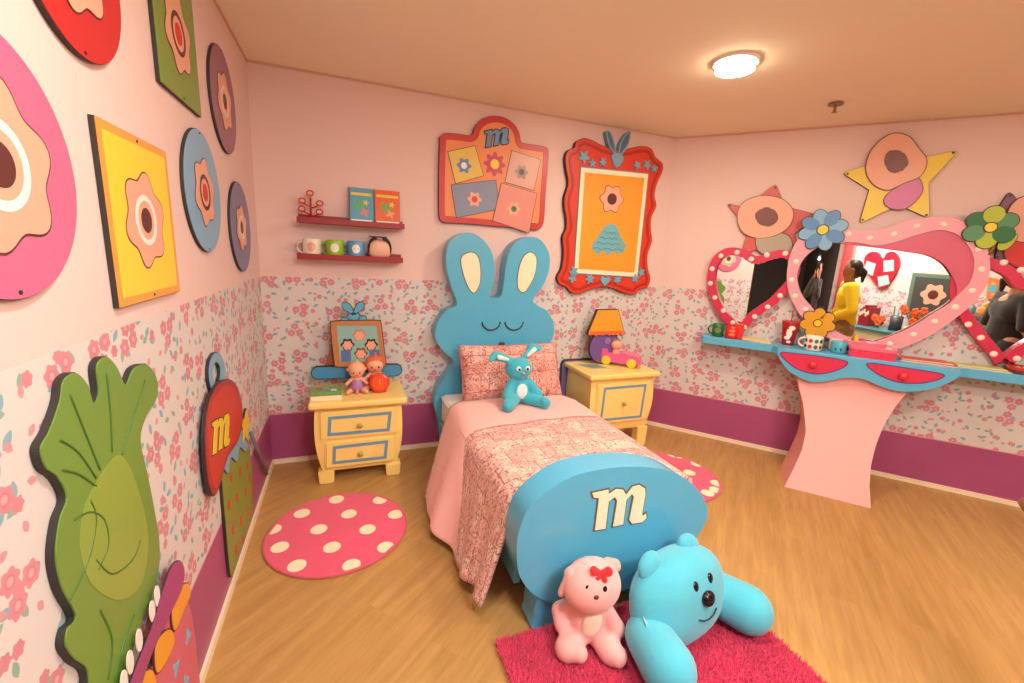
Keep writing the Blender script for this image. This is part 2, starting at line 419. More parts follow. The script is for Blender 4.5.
t = empty('added_fill_panel', (1.5, -3.95, H-.02), 'square white fill light panel added on the ceiling behind the viewpoint', 'ceiling light')  # unseen panel and its area light, added as cool fill for the room
b = BM(); box(b, (1.5, -3.95, H-.009), (.66, .66, .016), bev=.003); obj('frame', b, WHITE, t)
b = BM(); box(b, (1.5, -3.95, H-.019), (.6, .6, .003)); obj('diffuser', b, mat('fill_panel_lit', (235, 242, 255), emit=3, var=0), t)
l = bpy.data.lights.new('panel', 'AREA'); l.size = .6; l.energy = FILL_PANEL_W; l.color = (.86, .93, 1)
o = bpy.data.objects.new('panel', l); COL.objects.link(o); o.location = (1.5, -3.95, H-.024)
# ceiling sprinkler
t = empty('sprinkler', (3.464, -1.146, H-.055), 'small metal fire sprinkler hanging from the ceiling', 'sprinkler')
SM = mat('sprinkler_metal', (150, 120, 90), rough=.4, metal=.6)
b = BM(); lathe(b, [(.0, .0), (.008, 0), (.008, .045), (.0, .045)], (3.464, -1.146, H-.05), n=12); obj('stem', b, SM, t, smooth=False)
b = BM(); lathe(b, [(.0, .0), (.042, 0), (.044, .003), (.036, .008), (0, .008)], (3.464, -1.146, H-.012), n=24); obj('escutcheon', b, SM, t)
b = BM(); lathe(b, [(.0, .0), (.016, 0), (.016, .003), (0, .003)], (3.464, -1.146, H-.056), n=16); obj('deflector', b, SM, t)

# ------------------------------------------------------------------ left wall plaques
def rot2(P, c, a): return [(c[0]+(x-c[0])*cos(a)-(y-c[1])*sin(a), c[1]+(x-c[0])*sin(a)+(y-c[1])*cos(a)) for x, y in P]
def flower_pts(c, r, n, depth=.25, a=0, N=72):
    return [(c[0]+r*(1-depth+depth*cos(n*(2*pi*i/N)))*cos(2*pi*i/N+a), c[1]+r*(1-depth+depth*cos(n*(2*pi*i/N)))*sin(2*pi*i/N+a)) for i in range(N)]
def plaque(P, face, label, c, rm, motif, rim=None, th=.02, group='round and square plaques on the left wall', fr=LW):
    t = empty('wall_plaque', fr.P(c[0], min(p[1] for p in P), 0), label, 'wall plaque', group)
    obj('board', board(P, fr, .001, th-.002), EDGE, t)
    b = BM(); prism(b, offset(P, -.0015), fr, th-.002, th)
    obj('printed_face', b, rim or face, t)
    if rim is not None: obj('printed_panel', board(offset(P, -.022), fr, th, th+.0008), face, t)
    # plain flower motif of the same colours as the print
    w = th+.0008
    fm, cm, km = motif
    F = flower_pts(c, rm, 6, .10, .3)
    obj('outline', board(offset(F, .004), fr, w, w+.0006), BROWN, t)
    obj('petals', board(F, fr, w, w+.0012), fm, t)
    obj('ring', board(circ(c, rm*.52), fr, w, w+.0017, holes=[circ(c, rm*.40)]), cm, t)
    obj('centre', board(circ(c, rm*.26), fr, w, w+.0018), km, t)
    for s in (1, -1):
        b = BM(); lathe(b, [(0, .002), (.0035, .002), (.004, 0)], fr.P(c[0], c[1]+s*(max(p[1] for p in P)-c[1]-.012), th), fr.n, 10); obj('screw', b, INK, t)
    return t
plaque(circ((-2.268, 1.654), .214, 72), pl('plaque_magenta', (204, 104, 140), var=.03), 'largest and nearest round pink plaque with peach flower motif, cut by the left edge', (-2.268, 1.654), .140, (PEACH, WHITE, BROWN), th=.014)
plaque(circ((-1.943, 2.126), .209, 72), pl('plaque_red', (196, 40, 44), var=.03), 'round red plaque high on the left wall, cut by the top edge', (-1.943, 2.126), .13, (PEACH, WHITE, RED), th=.014)
sq = LW.pts([(96, 116), (165.7, 154), (180, 291.4), (119, 309)], .03)
plaque([(-1.938, 1.808), (-1.526, 1.808), (-1.526, 1.380), (-1.938, 1.380)], YP, 'square yellow plaque with orange border and peach flower on the left wall', (-1.732, 1.594), .128, (PEACH, WHITE, BROWN), rim=OP, th=.014)
plaque([(-1.505, 2.43), (-1.10, 2.43), (-1.10, 2.01), (-1.505, 2.01)], pl('plaque_olive', (124, 150, 66), var=.04), 'square olive green plaque high on the left wall', (-1.30, 2.22), .128, (PEACH, BROWN, RED), th=.014)
plaque(circ((-1.149, 1.728), .228, 72), LBLUE, 'round light blue plaque between the yellow square and the corner', (-1.149, 1.728), .13, (PEACH, BROWN, RED), th=.014)
plaque(circ((-.699, 2.179), .226, 72), pl('plaque_plum', (150, 100, 122), var=.03), 'round plum plaque, uppermost beside the room corner', (-.699, 2.179), .13, (PEACH, WHITE, BROWN), th=.014)
plaque(circ((-.53, 1.617), .228, 72), pl('plaque_slate', (116, 118, 156), var=.03), 'round slate blue plaque nearest the room corner, just above the wallpaper', (-.53, 1.617), .12, (PEACH, WHITE, BROWN), th=.014)

# green cut-out panel: a generic leafy bush shape
t = empty('bush_cutout', LW.P(-2.05, .5, 0), 'large green leafy cut-out panel with thick black edge on the left wall', 'wall cutout')
W0 = .016
P = LW.pts(spline([(60,402),(64,380),(76,372),(88,384),(94,402),(99,392),(97,366),(106,356),(117,366),(126,384),(134,368),(147,364),(157,378),(157,398),(146,418),(141,440),(147,470),(154,505),(160,545),(157,580),(142,622),(130,660),(118,700),(92,712),(88,672),(75,660),(66,646),(68,628),(76,616),(62,588),(56,556),(60,520),(67,498),(58,478),(46,468),(41,448),(50,430)]), W0)
obj('panel', board(P, LW, .001, W0-.003), EDGE, t)
obj('printed_face', board(offset(P, -.002), LW, W0-.003, W0), GREEN, t)
LG = pl('light_green_print', (140, 164, 68), var=.05, vs=4)
P2 = LW.pts(spline([(98,480),(120,455),(138,490),(148,540),(140,585),(118,600),(92,585),(80,550),(84,510)]), W0)
obj('belly_patch', board(P2, LW, W0, W0+.001), LG, t)
def wline(pts, fr, w, r=.0022, nm='vein', m=DGREEN, par=None):
    b = BM(); Q = [fr.P(*q, w) for q in fr.pts(spline(pts, 5, False), w)]; tube(b, Q, r, 6); return obj(nm, b, m, par, smooth=True)
for q in ([(70,395),(84,430),(100,470)], [(60,440),(78,452),(96,478)], [(62,470),(78,474),(96,486)], [(106,372),(110,410),(112,452)], [(145,380),(132,420),(122,455)],
          [(70,600),(88,560),(96,520),(90,500)], [(96,560),(112,574),(132,560),(140,540)], [(74,520),(90,512),(104,520),(108,545),(98,570)], [(118,690),(122,650),(134,615)], [(100,610),(112,640),(108,680)]):
    wline(q, LW, W0+.0005, par=t)
# purple-rimmed pink drum cut-out that the panel stands in
t = empty('basket_cutout', LW.P(-1.9, .3, 0), 'pink cut-out tub with purple rim and orange frills low on the left wall', 'wall cutout')
PK = pl('drum_pink', (208, 98, 122), var=0.0140)
P = LW.pts(spline([(150,700),(160,640),(175,606),(186,598),(193,620),(197,655),(197,700)], 5), 0.0240)
obj('tub', board(P, LW, .001, 0.0220), EDGE, t); obj('tub_face', board(offset(P, -.002), LW, 0.0220, 0.0240), PK, t)
for c in ((188, 636), (176, 668), (186, 682)):
    C = LW.px(*c, 0.0240); obj('blue_spot', board(flower_pts(C, .026, 3, .3, c[0]), LW, 0.0240, 0.0252), LBLUE, t)
for q in ([(178,590),(188,582),(191,594),(184,612),(175,632),(172,612)], [(160,636),(171,628),(175,642),(166,664),(157,674),(155,652)], [(140,678),(152,668),(157,684),(150,704),(138,704)]):
    Q = LW.pts(spline(q), 0.0300); obj('orange_frill', board(Q, LW, 0.0245, 0.0285), BROWN, t); obj('orange_frill', board(offset(Q, -.004), LW, 0.0285, 0.0300), pl('frill_orange', (234, 160, 50), var=0.0240), t)
P = LW.pts(spline([(122,712),(136,668),(154,622),(164,588),(172,566),(180,560),(185,570),(182,590),(170,616),(154,650),(142,686),(134,716)]), 0.0360)
obj('rim', board(P, LW, 0.0310, 0.0340), INK, t); obj('rim_face', board(offset(P, -.003), LW, 0.0340, 0.0360), pl('rim_purple', (158, 64, 120), var=0.0340), t)
for c in ((158, 596), (153, 611), (140, 640), (131, 662), (125, 682)):
    C = LW.px(*c, 0.0340); obj('scallop', board(circ(C, .016, 20, .03), LW, 0.0315, 0.0332), WHITE, t)

# red bag cut-out with yellow m, blue ring and green cone; star wand beside it
t = empty('bag_cutout', LW.P(-1.2, .12, 0), 'red and green cut-out bag with yellow letter m and blue ring on the left wall', 'wall cutout')
w = .016
P = LW.pts(spline([(217,353),(223,356),(227,368),(226,382),(221,393),(214,390),(211,376),(212,362)]), .02); Pi = LW.pts(spline([(217.5,362),(221.5,366),(222,376),(219,385),(215.5,380),(215,370)]), .02)
obj('ring', board(P, LW, .001, .014, holes=[Pi]), LBLUE, t); obj('ring_outline', board(offset(P, .003), LW, .001, .013, holes=[offset(Pi, -.003)]), INK, t)
P = LW.pts(spline([(221,457),(230,452),(240,448),(248,442),(251,460),(252,486),(252,515),(246,535),(238,560),(232,577),(229,560),(226,525),(223,490)], 4), .014)
obj('cone', board(P, LW, .001, .012), INK, t); obj('cone_face', board(offset(P, -.003), LW, .012, .014), pl('cone_green', (134, 150, 62), var=.05), t)
for c in ((231,478),(240,472),(247,466),(229,505),(237,498),(246,492),(233,530),(241,521),(248,512),(236,550),(249,478),(243,540)):
    C = LW.px(*c, .014); obj('red_spot', board(circ(C, .018, 18, .024), LW, .014, .0152), RED, t)
P = LW.pts(spline([(219,478),(217,456),(224,446),(236,434),(246,428),(249,440),(246,452),(240,448),(237,462),(231,458),(228,474),(223,468)], 4), .019)
obj('frill', board(P, LW, .0125, .018), INK, t); obj('frill_face', board(offset(P, -.003), LW, .018, .0195), LBLUE, t)
P = LW.pts(spline([(228,379),(236,384),(241,398),(243,420),(238,442),(228,458),(217,494),(210,488),(206,455),(206,425),(210,400),(218,384)]), w+.012)
obj('flap', board(P, LW, .013, w+.010), INK, t); obj('flap_face', board(offset(P, -.003), LW, w+.010, w+.012), pl('flap_red_dark', (170, 52, 60), var=.05), t)
obj('flap_panel', board(offset(P, -.028), LW, w+.012, w+.013), RED, t)
M = LW.pts([(212+(x-348)/184*17.5-.0*(y-152), 416+(y-152)/154*39-(x-348)/184*3) for x, y in M_GLYPH], w+.014)
obj('letter_outline', board(offset(M, .006), LW, w+.013, w+.014), INK, t); obj('letter_m', board(M, LW, w+.014, w+.016), YP, t)
t = empty('wand_cutout', LW.P(-.6, .1, 0), 'yellow star wand with grey stick leaning in the left corner', 'wall cutout')
C = LW.px(248.5, 424, .03)
P = LW.pts([(248,408),(250.5,418),(252,424),(249.5,431),(250.5,443),(247,437),(244,444),(244.5,430),(242.5,420),(246,418)], .03)
obj('star', board(P, LW, .012, .022), INK, t); obj('star_face', board(offset(P, -.004), LW, .022, .024), YP, t)
b = BM(); a = LW.P(*LW.px(251, 433, .02), .02); c = LW.P(*LW.px(266.5, 474, .02), .02); tube(b, [a, a.lerp(c, .5), c], .011, 10); obj('stick', b, pl('stick_grey', (120, 112, 118)), t, smooth=True)

# ------------------------------------------------------------------ back wall: shelves
DRED = pl('dark_red_shelf', (150, 30, 32), rough=.4)
def shelf(x0, x1, z, label):
    t = empty('wall_shelf', ((x0+x1)/2, 0, z-.045), label, 'shelf', 'red picture ledges')
    b = BM(); box(b, ((x0+x1)/2, -.055, z-.009), (x1-x0, .108, .018), bev=.002); obj('ledge', b, DRED, t)
    b = BM(); box(b, ((x0+x1)/2, -.114, z-.002), (x1-x0, .012, .036), bev=.002); obj('front_lip', b, DRED, t)
    b = BM(); box(b, ((x0+x1)/2, -.008, z+.018), (x1-x0-.002, .012, .036), bev=.002); obj('back_lip', b, DRED, t)
F10 = Frame((0, -.11, 0), (1, 0, 0), (0, 0, 1), (0, -1, 0))
sx0, sz = F10.px(299, 219); sx1, _ = F10.px(404, 230)
ZU = 1.700; ZL = 1.472
shelf(.240, .905, ZU, 'upper dark red ledge holding two comic books and a red figurine tree')
shelf(.232, .895, ZL, 'lower dark red ledge holding three mugs and a peach tin')
# mugs
def mug(loc, r, h, m, label, ang=pi, name='mug', group='mugs on the lower red ledge', face=None, handle=True, hm=None, rim=None):
    t = empty(name, loc, label, 'mug', group)
    b = BM(); lathe(b, [(0, 0), (r*.88, 0), (r, h*.12), (r, h*.97), (r*.96, h), (r*.90, h*.96), (r*.88, h*.15), (0, h*.1)], loc, n=28); obj('body', b, m, t, smooth=True)
    if handle:
        b = BM(); c = V(loc)+V((cos(ang)*r*.92, sin(ang)*r*.92, h*.5)); d = V((cos(ang), sin(ang), 0))
        tube(b, [c+d*(r*.72*sin(pi*k/10))+V((0, 0, h*.32*cos(pi*k/10))) for k in range(11)], r*.14, 8); obj('handle', b, hm or m, t, smooth=True)
    return t
def decal(t, loc, r, ang, z, rw, rh, m, nm='printed_mark', dr=.0012):
    """small patch wrapped on a cylinder of radius r"""
    b = BM(); n = 12; c = b.verts.new(V(loc)+V(((r+dr)*cos(ang), (r+dr)*sin(ang), z)))
    R = []
    for i in range(n):
        a = 2*pi*i/n; R.append(b.verts.new(V(loc)+V(((r+dr)*cos(ang+rw/r*cos(a)), (r+dr)*sin(ang+rw/r*cos(a)), z+rh*sin(a)))))
    for i in range(n): b.faces.new([c, R[i], R[(i+1) % n]])
    o = obj(nm, b, m, t); o.modifiers.new('s', 'SOLIDIFY').thickness = .0008; return o
def shx(px, z, y=-.06):
    d = ray(px, 250); fr = Frame((0, y, 0), (1, 0, 0), (0, 0, 1), (0, -1, 0)); return fr.px(px, 250)[0]
FS = Frame((0, -.06, 0), (1, 0, 0), (0, 0, 1), (0, -1, 0))
fa = radians(-108)
for px_, m, lab, mk in ((312, mat('white_mug', (236, 226, 210), rough=.3), 'small white mug at the left end of the lower ledge', PEACH), (335, mat('green_mug', (150, 196, 40), rough=.3), 'lime green mug on the lower ledge', WHITE), (356, mat('blue_mug', (96, 158, 206), rough=.3), 'light blue mug on the lower ledge', WHITE)):
    x, _ = FS.px(px_, 246); loc = (x, -.06, ZL)
    t = mug(loc, .056, .112, m, lab, ang=radians(176))
    decal(t, loc, .056, fa+.3, .06, .026, .03, mk)
x, _ = FS.px(379.5, 246)
t = empty('storage_tin', (x, -.06, ZL), 'round-shouldered peach tin with dark lid beside the blue mug', 'tin')
b = BM(); ell(b, (x, -.06, ZL+.066), (.078, .042, .066), e1=.7, e2=.8); obj('body', b, mat('peach_tin', (232, 184, 156), rough=.35), t, smooth=True)
b = BM()
for s in (-1, 1):
    tube(b, [V((x+s*(.02+.052*sin(k/8*1.9)), -.10+.02*k/8, ZL+.140-.11*(1-cos(k/8*1.5)))) for k in range(9)], [.012, .012, .011, .010, .009, .008, .007, .006, .004], 8)
box(b, (x-.012, -.06, ZL+.148), (.12, .03, .008), Frame((0, 0, 0), (1, 0, -.14), (.14, 0, 1), (0, -1, 0)) if False else None, bev=.003); obj('lid_band', b, INK, t, smooth=True)
# red figurine tree on upper ledge
x, _ = FS.px(311, 214)
t = empty('figurine_tree', (x, -.06, ZU), 'small red branching tree ornament with round leaves on the upper ledge', 'ornament')
RR = pl('ornament_red', (200, 40, 44))
b = BM(); box(b, (x, -.06, ZU+.006), (.09, .05, .012), bev=.003); obj('base', b, RR, t)
b = BM(); zt = ZU+.012
tube(b, [V((x, -.06, zt)), V((x, -.06, zt+.07)), V((x, -.06, zt+.13))], .007, 8)
tips = [(-.052, .05), (.052, .038), (-.048, .10), (.055, .092), (0, .15)]
for dx, dz in tips[:4]: tube(b, [V((x, -.06, zt+dz-.028)), V((x+dx*.6, -.06, zt+dz-.016)), V((x+dx, -.06, zt+dz))], .005, 8)
obj('branches', b, RR, t, smooth=True)
for dx, dz in tips:
    c = V((x+dx, -.066, zt+dz+.006)); b = BM(); tube(b, [c+V((.019*cos(a), 0, .015*sin(a))) for a in [2*pi*k/16 for k in range(16)]], .005, 6, True); obj('leaf_ring', b, RR, t, smooth=True)
    b = BM(); lathe(b, [(0, -.002), (.017, -.002), (.017, .002), (0, .002)], c, (0, 1, 0), 16, 1, .8); obj('round_leaf', b, PEACH, t)
# books leaning on upper ledge
def flatbook(fr, P, th, m, label, spine, cat='book', group=None, name='comic_book', blobs=()):
    t = empty(name, fr.P(sum(p[0] for p in P)/len(P), min(p[1] for p in P)), label, cat, group)
    obj('pages', board(offset(P, -.003), fr, .001, th-.001), mat('paper_pages', (236, 226, 206)), t); b = BM(); prism(b, P, fr, th-.001, th); prism(b, P, fr, 0, .001); obj('cover', b, m, t)
    for q, mm in blobs: obj('printed_shape', board(q, fr, th, th+.0008), mm, t)
    if spine: obj('spine', board([(P[0][0], P[0][1]), (P[0][0]+.008, P[0][1]), (P[3][0]+.008, P[3][1]), (P[3][0], P[3][1])], fr, 0, th+.0008), spine, t)
    return t
FB = Frame((0, -.045, ZU), (1, 0, 0), (0, .18, 1), None); FB.n = V((0, -1, .18)).normalized()
x0, _ = FB.px(349, 215); x1, _ = FB.px(374, 220); x2, _ = FB.px(400, 224)
hh = .235
for a, c, m, lab, bl, sp in ((x0, x1-.003, pl('comic_blue', (84, 160, 190), var=.1, vs=30), 'blue comic book standing on the upper ledge', (pl('c1', (96, 176, 96), var=.2, vs=60), pl('c2', (224, 120, 120), var=.2, vs=60), YP), pl('sp1', (70, 80, 110))),
                     (x1+.003, x2, pl('comic_orange', (226, 96, 40), var=.1, vs=30), 'orange comic book standing on the upper ledge', (pl('c3', (120, 170, 60), var=.2, vs=60), pl('c4', (240, 160, 90), var=.2, vs=60), YP), pl('sp2', (130, 90, 70)))):
    mx = (a+c)/2; bw_ = (c-a)
    flatbook(FB, [(a, .001), (c, .001), (c, hh), (a, hh)], .016, m, lab, sp, group='comic books on the upper ledge',
             blobs=[(flower_pts((mx-.01, .12), .045, 5, .3, 1), bl[0]), (flower_pts((mx+.02, .075), .03, 4, .3, 2), bl[1]), (flower_pts((mx+.03, .14), .02, 5, .3), bl[2]), ([(a+.015, .185), (c-.01, .185), (c-.01, .203), (a+.015, .203)], bl[2]), ([(a+.015, .012), (c-.01, .012), (c-.01, .024), (a+.015, .024)], WHITE)])

# ------------------------------------------------------------------ back wall: picture board and portrait
t = empty('picture_board', BW.P(1.6, 1.8, 0), 'orange cut-out picture board with red rim and blue letter m, above the rabbit-eared headboard', 'picture')
K = lambda L, ox=430, oy=110, s=5.254: [(ox+x/s, oy+y/s) for x, y in L]
P = BW.pts(spline(K([(50,170),(55,135),(85,120),(150,124),(205,132),(225,122),(235,90),(270,50),(330,30),(395,40),(445,75),(470,120),(480,165),(505,175),(570,185),(612,195),(624,225),(618,330),(608,450),(602,560),(590,610),(560,630),(470,622),(350,612),(240,602),(130,595),(70,590),(48,560),(45,460),(46,300)]), 5), .03)
obj('board', board(P, BW, .001, .027), EDGE, t)
Pi = offset(P, -.045)
obj('rim', board(offset(P, -.003), BW, .027, .032, holes=[Pi]), pl('rim_red', (196, 56, 52), var=.04), t)
obj('orange_field', board(offset(Pi, .002), BW, .027, .029), pl('field_orange', (230, 140, 84), var=.04), t)
def K5(L): return BW.pts(K(L), .03)
M = BW.pts([(430+x/5.254, 110+y/5.254) for x, y in [(288+(x-348)/184*125, 95+(y-152)/154*100) for x, y in M_GLYPH]], .031)
obj('letter_outline', board(offset(M, .008), BW, .029, .031), INK, t); obj('letter_m', board(M, BW, .031, .034), pl('m_blue', (104, 146, 190)), t)
C = BW.px(430+340/5.254, 110+285/5.254, .03)
obj('flower_petals', board(flower_pts(C, .085, 8, .16), BW, .029, .032), pl('petal_rose', (196, 60, 84)), t); obj('flower_centre', board(circ(C, .034), BW, .032, .034), YP, t)
def photo(L, bg, fg, fg2, th=.033):
    q = K5(L); cx = sum(p[0] for p in q)/4; cz = sum(p[1] for p in q)/4
    obj('photo_border', board(offset(q, .004), BW, .0295, th-.001), BROWN, t); ph = obj('photo', board(q, BW, th-.001, th), bg, t)
    obj('flower_motif', board(flower_pts((cx-.012, cz-.01), .055, 6, .15), BW, th, th+.001), fg, ph); obj('flower_middle', board(circ((cx-.012, cz-.01), .022), BW, th+.001, th+.0018), fg2, ph)
photo([(95,220),(235,190),(280,345),(135,385)], pl('ph_yellow', (222, 190, 90)), pl('ph_blue', (92, 140, 180)), WHITE)
photo([(430,215),(580,262),(545,422),(395,378)], pl('ph_rose', (216, 162, 146)), pl('ph_taupe', (160, 136, 118)), BROWN)
photo([(112,395),(345,370),(362,520),(140,565)], pl('ph_slate', (130, 140, 166)), PEACH, RED, .0335)
photo([(375,385),(560,440),(518,645),(330,580)], pl('ph_pinkish', (222, 140, 126)), PEACH, DGREEN, .0345)
# portrait
t = empty('portrait_frame', BW.P(2.6, 1.28, 0), 'tall ornate red cut-out picture frame with blue bow above the lamp nightstand', 'picture')
K2 = lambda L: [(550+x/3.794, 120+y/3.794) for x, y in L]
P = BW.pts(spline(K2([(58,145),(68,115),(92,105),(100,82),(130,68),(165,78),(205,98),(255,112),(310,105),(350,98),(385,108),(402,140),(428,165),(428,195),(408,240),(398,285),(405,325),(386,370),(384,415),(388,460),(372,510),(372,560),(382,600),(370,635),(340,645),(320,662),(285,658),(240,640),(200,632),(150,645),(110,660),(80,655),(62,635),(35,622),(28,595),(45,560),(52,500),(48,445),(62,410),(62,370),(55,330),(56,290),(70,240),(62,190)]), 4), .04)
obj('board', board(P, BW, .001, .036), EDGE, t)
FR = pl('frame_red', (212, 62, 40), var=.05)
obj('red_frame', board(offset(P, -.004), BW, .036, .040), FR, t)
obj('carved_band', board(offset(P, -.030), BW, .040, .044, holes=[offset(P, -.052)]), pl('frame_red_dark', (178, 44, 34), var=.05), t)
q = lambda L, w: BW.pts(K2(L), w)
Bt = q([(118,180),(372,205),(330,595),(92,580)], .044)
obj('grey_line', board(offset(Bt, .008), BW, .040, .0455), pl('fr_grey', (120, 130, 160)), t); obj('white_mat', board(Bt, BW, .0455, .047), CREAM, t)
Bi = offset(Bt, -.035); obj('orange_field', board(Bi, BW, .047, .048), pl('portrait_orange', (236, 156, 48), var=.08, vs=3), t)
C = q([(225,460)], .05)[0]
obj('teal_bell', board(spline([(C[0]-.16, C[1]-.05), (C[0]-.10, C[1]+.05), (C[0]-.04, C[1]+.13), (C[0]+.05, C[1]+.13), (C[0]+.11, C[1]+.04), (C[0]+.17, C[1]-.04), (C[0]+.10, C[1]-.10), (C[0]+.05, C[1]-.075), (C[0], C[1]-.115), (C[0]-.05, C[1]-.08), (C[0]-.1, C[1]-.11)]), BW, .048, .051), TEAL, t)
for k in range(4):
    a = C[1]+.07-.045*k; hw = .06+.03*k; b = BM(); tube(b, [BW.P(C[0]+hw*(i/8*2-1)*1.0, a+.01*sin(i*2.2), .0515) for i in range(9)], .003, 6); obj('fold_line', b, pl('teal_dark', (84, 140, 156)), t, smooth=True)
C2 = q([(235,300)], .05)[0]
obj('flower_outline', board(flower_pts(C2, .118, 6, .12), BW, .048, .0495), BROWN, t); obj('flower_petals', board(flower_pts(C2, .112, 6, .12), BW, .0495, .0515), PEACH, t); obj('flower_middle', board(circ(C2, .045), BW, .0515, .0525), BROWN, t)
SB = pl('slate_blue_carving', (116, 164, 188), var=.08, vs=30)
for c, r, n in (((128,140),.045,5),((160,165),.03,5),((200,160),.032,6),((330,172),.032,5),((368,170),.036,5),((395,185),.03,5),((90,575),.04,5),((85,600),.035,5),((150,602),.04,6),((255,605),.035,6),((322,600),.035,5),((345,578),.035,5)):
    cc = q([c], .045)[0]; obj('carved_rosette', board(flower_pts(cc, r*1.1, n, .25, c[0]), BW, .0405, .0515), SB, t)
for s, L in ((1, [(212,48),(222,40),(236,60),(246,95),(250,130),(238,125),(222,95)]), (1, [(305,48),(296,44),(275,68),(262,100),(258,135),(275,128),(298,90)])):
    Q = q(spline(L), .045); obj('bow_loop', board(Q, BW, .001, .050), SB, t); obj('bow_inner', board(offset(Q, -.014), BW, .050, .052), pl('bow_dark', (80, 110, 140)), t)
cc = q([(254,150)], .045)[0]; obj('bow_knot', board(flower_pts(cc, .06, 3, .1, .5), BW, .0405, .053), SB, t)
cc = q([(208,610)], .045)[0]
def heart(c, s, n=40): return [(c[0]+s*16*sin(a)**3/17, c[1]+s*(13*cos(a)-5*cos(2*a)-2*cos(3*a)-cos(4*a))/17) for a in [2*pi*i/n for i in range(n)]]
obj('carved_heart', board(heart(cc, .05), BW, .0405, .053), TEAL, t)
# ------------------------------------------------------------------ round rugs
def round_rug(c, r, label, dots):
    t = empty('round_rug', (c[0], c[1], 0), label, 'rug', 'round polka dot rugs')
    b = BM(); lathe(b, [(0, .001), (r, .001), (r+.004, .005), (r, .0095), (r-.006, .010), (0, .010)], (c[0], c[1], 0), n=80)
    o = obj('pile', b, cloth('rug_pink', (236, 84, 118), var=.1, vs=6), t, smooth=True)
    b = BM(); tube(b, [V((c[0]+(r+.002)*cos(2*pi*k/80), c[1]+(r+.002)*sin(2*pi*k/80), .006)) for k in range(80)], .006, 6, True); obj('edge_binding', b, cloth('rug_edge', (206, 84, 90)), t, smooth=True)
    for x, y in dots:
        P = []
        for a in range(32):
            p = V((x+.043*cos(a*pi/16), y+.043*sin(a*pi/16))); d = p-V((c[0], c[1]))
            if d.length > r-.012: p = V((c[0], c[1]))+d.normalized()*(r-.012)
            P.append((p.x, p.y))
        if abs(area(P)) > .0006: obj('polka_dot', board(P, FL, .0095, .0118), cloth('rug_cream', (250, 238, 200)), t)
dd = [(336.6,501),(380,501.5),(302,515),(349,515.6),(395.6,516),(273,531),(319,531),(367.6,531),(280,549),(332,549),(385.6,549),(297,567.5),(351.6,567)]
D = [(floorpt(*p).x, floorpt(*p).y) for p in dd]
round_rug((.45, -.92), .362, 'round pink rug with cream dots on the floor left of the bed', D)
round_rug((2.72, -.92), .362, 'round pink rug with cream dots right of the bed, partly hidden by it', [(x+2.27+.03, y+.02) for x, y in D]+[(2.72+.3, -.7), (2.9, -1.2)])

# ------------------------------------------------------------------ shag rug
t = empty('shag_rug', (1.65, -2.25, 0), 'deep pink rectangular shag rug at the foot of the bed under the plush toys', 'rug')
SH = cloth('shag_pink', (244, 62, 112), var=.22, vs=14, bs=120)
RC = [(1.055, -1.875), (2.20, -1.875), (2.165, -2.62), (1.06, -2.62)]
obj('rug_base', board(RC, FL, .001, .014), SH, t)
b = BM(); rnd = random.Random(3)
for i in range(46000):
    u, v = rnd.random(), rnd.random(); x = 1.05+(1.155-.03*v)*u; y = -1.87-.75*v
    s = .0035+.002*rnd.random(); a = rnd.random()*6.28; h = .016+.018*rnd.random(); lx, ly = (rnd.random()-.5)*.030, (rnd.random()-.5)*.030
    p = [b.verts.new((x+s*cos(a+k*2.094), y+s*sin(a+k*2.094), .012)) for k in range(3)]; q = b.verts.new((x+lx, y+ly, .010+h))
    for k in range(3): b.faces.new([p[k], p[(k+1) % 3], q])
o = obj('pile', b, SH, t); o['kind'] = 'stuff'

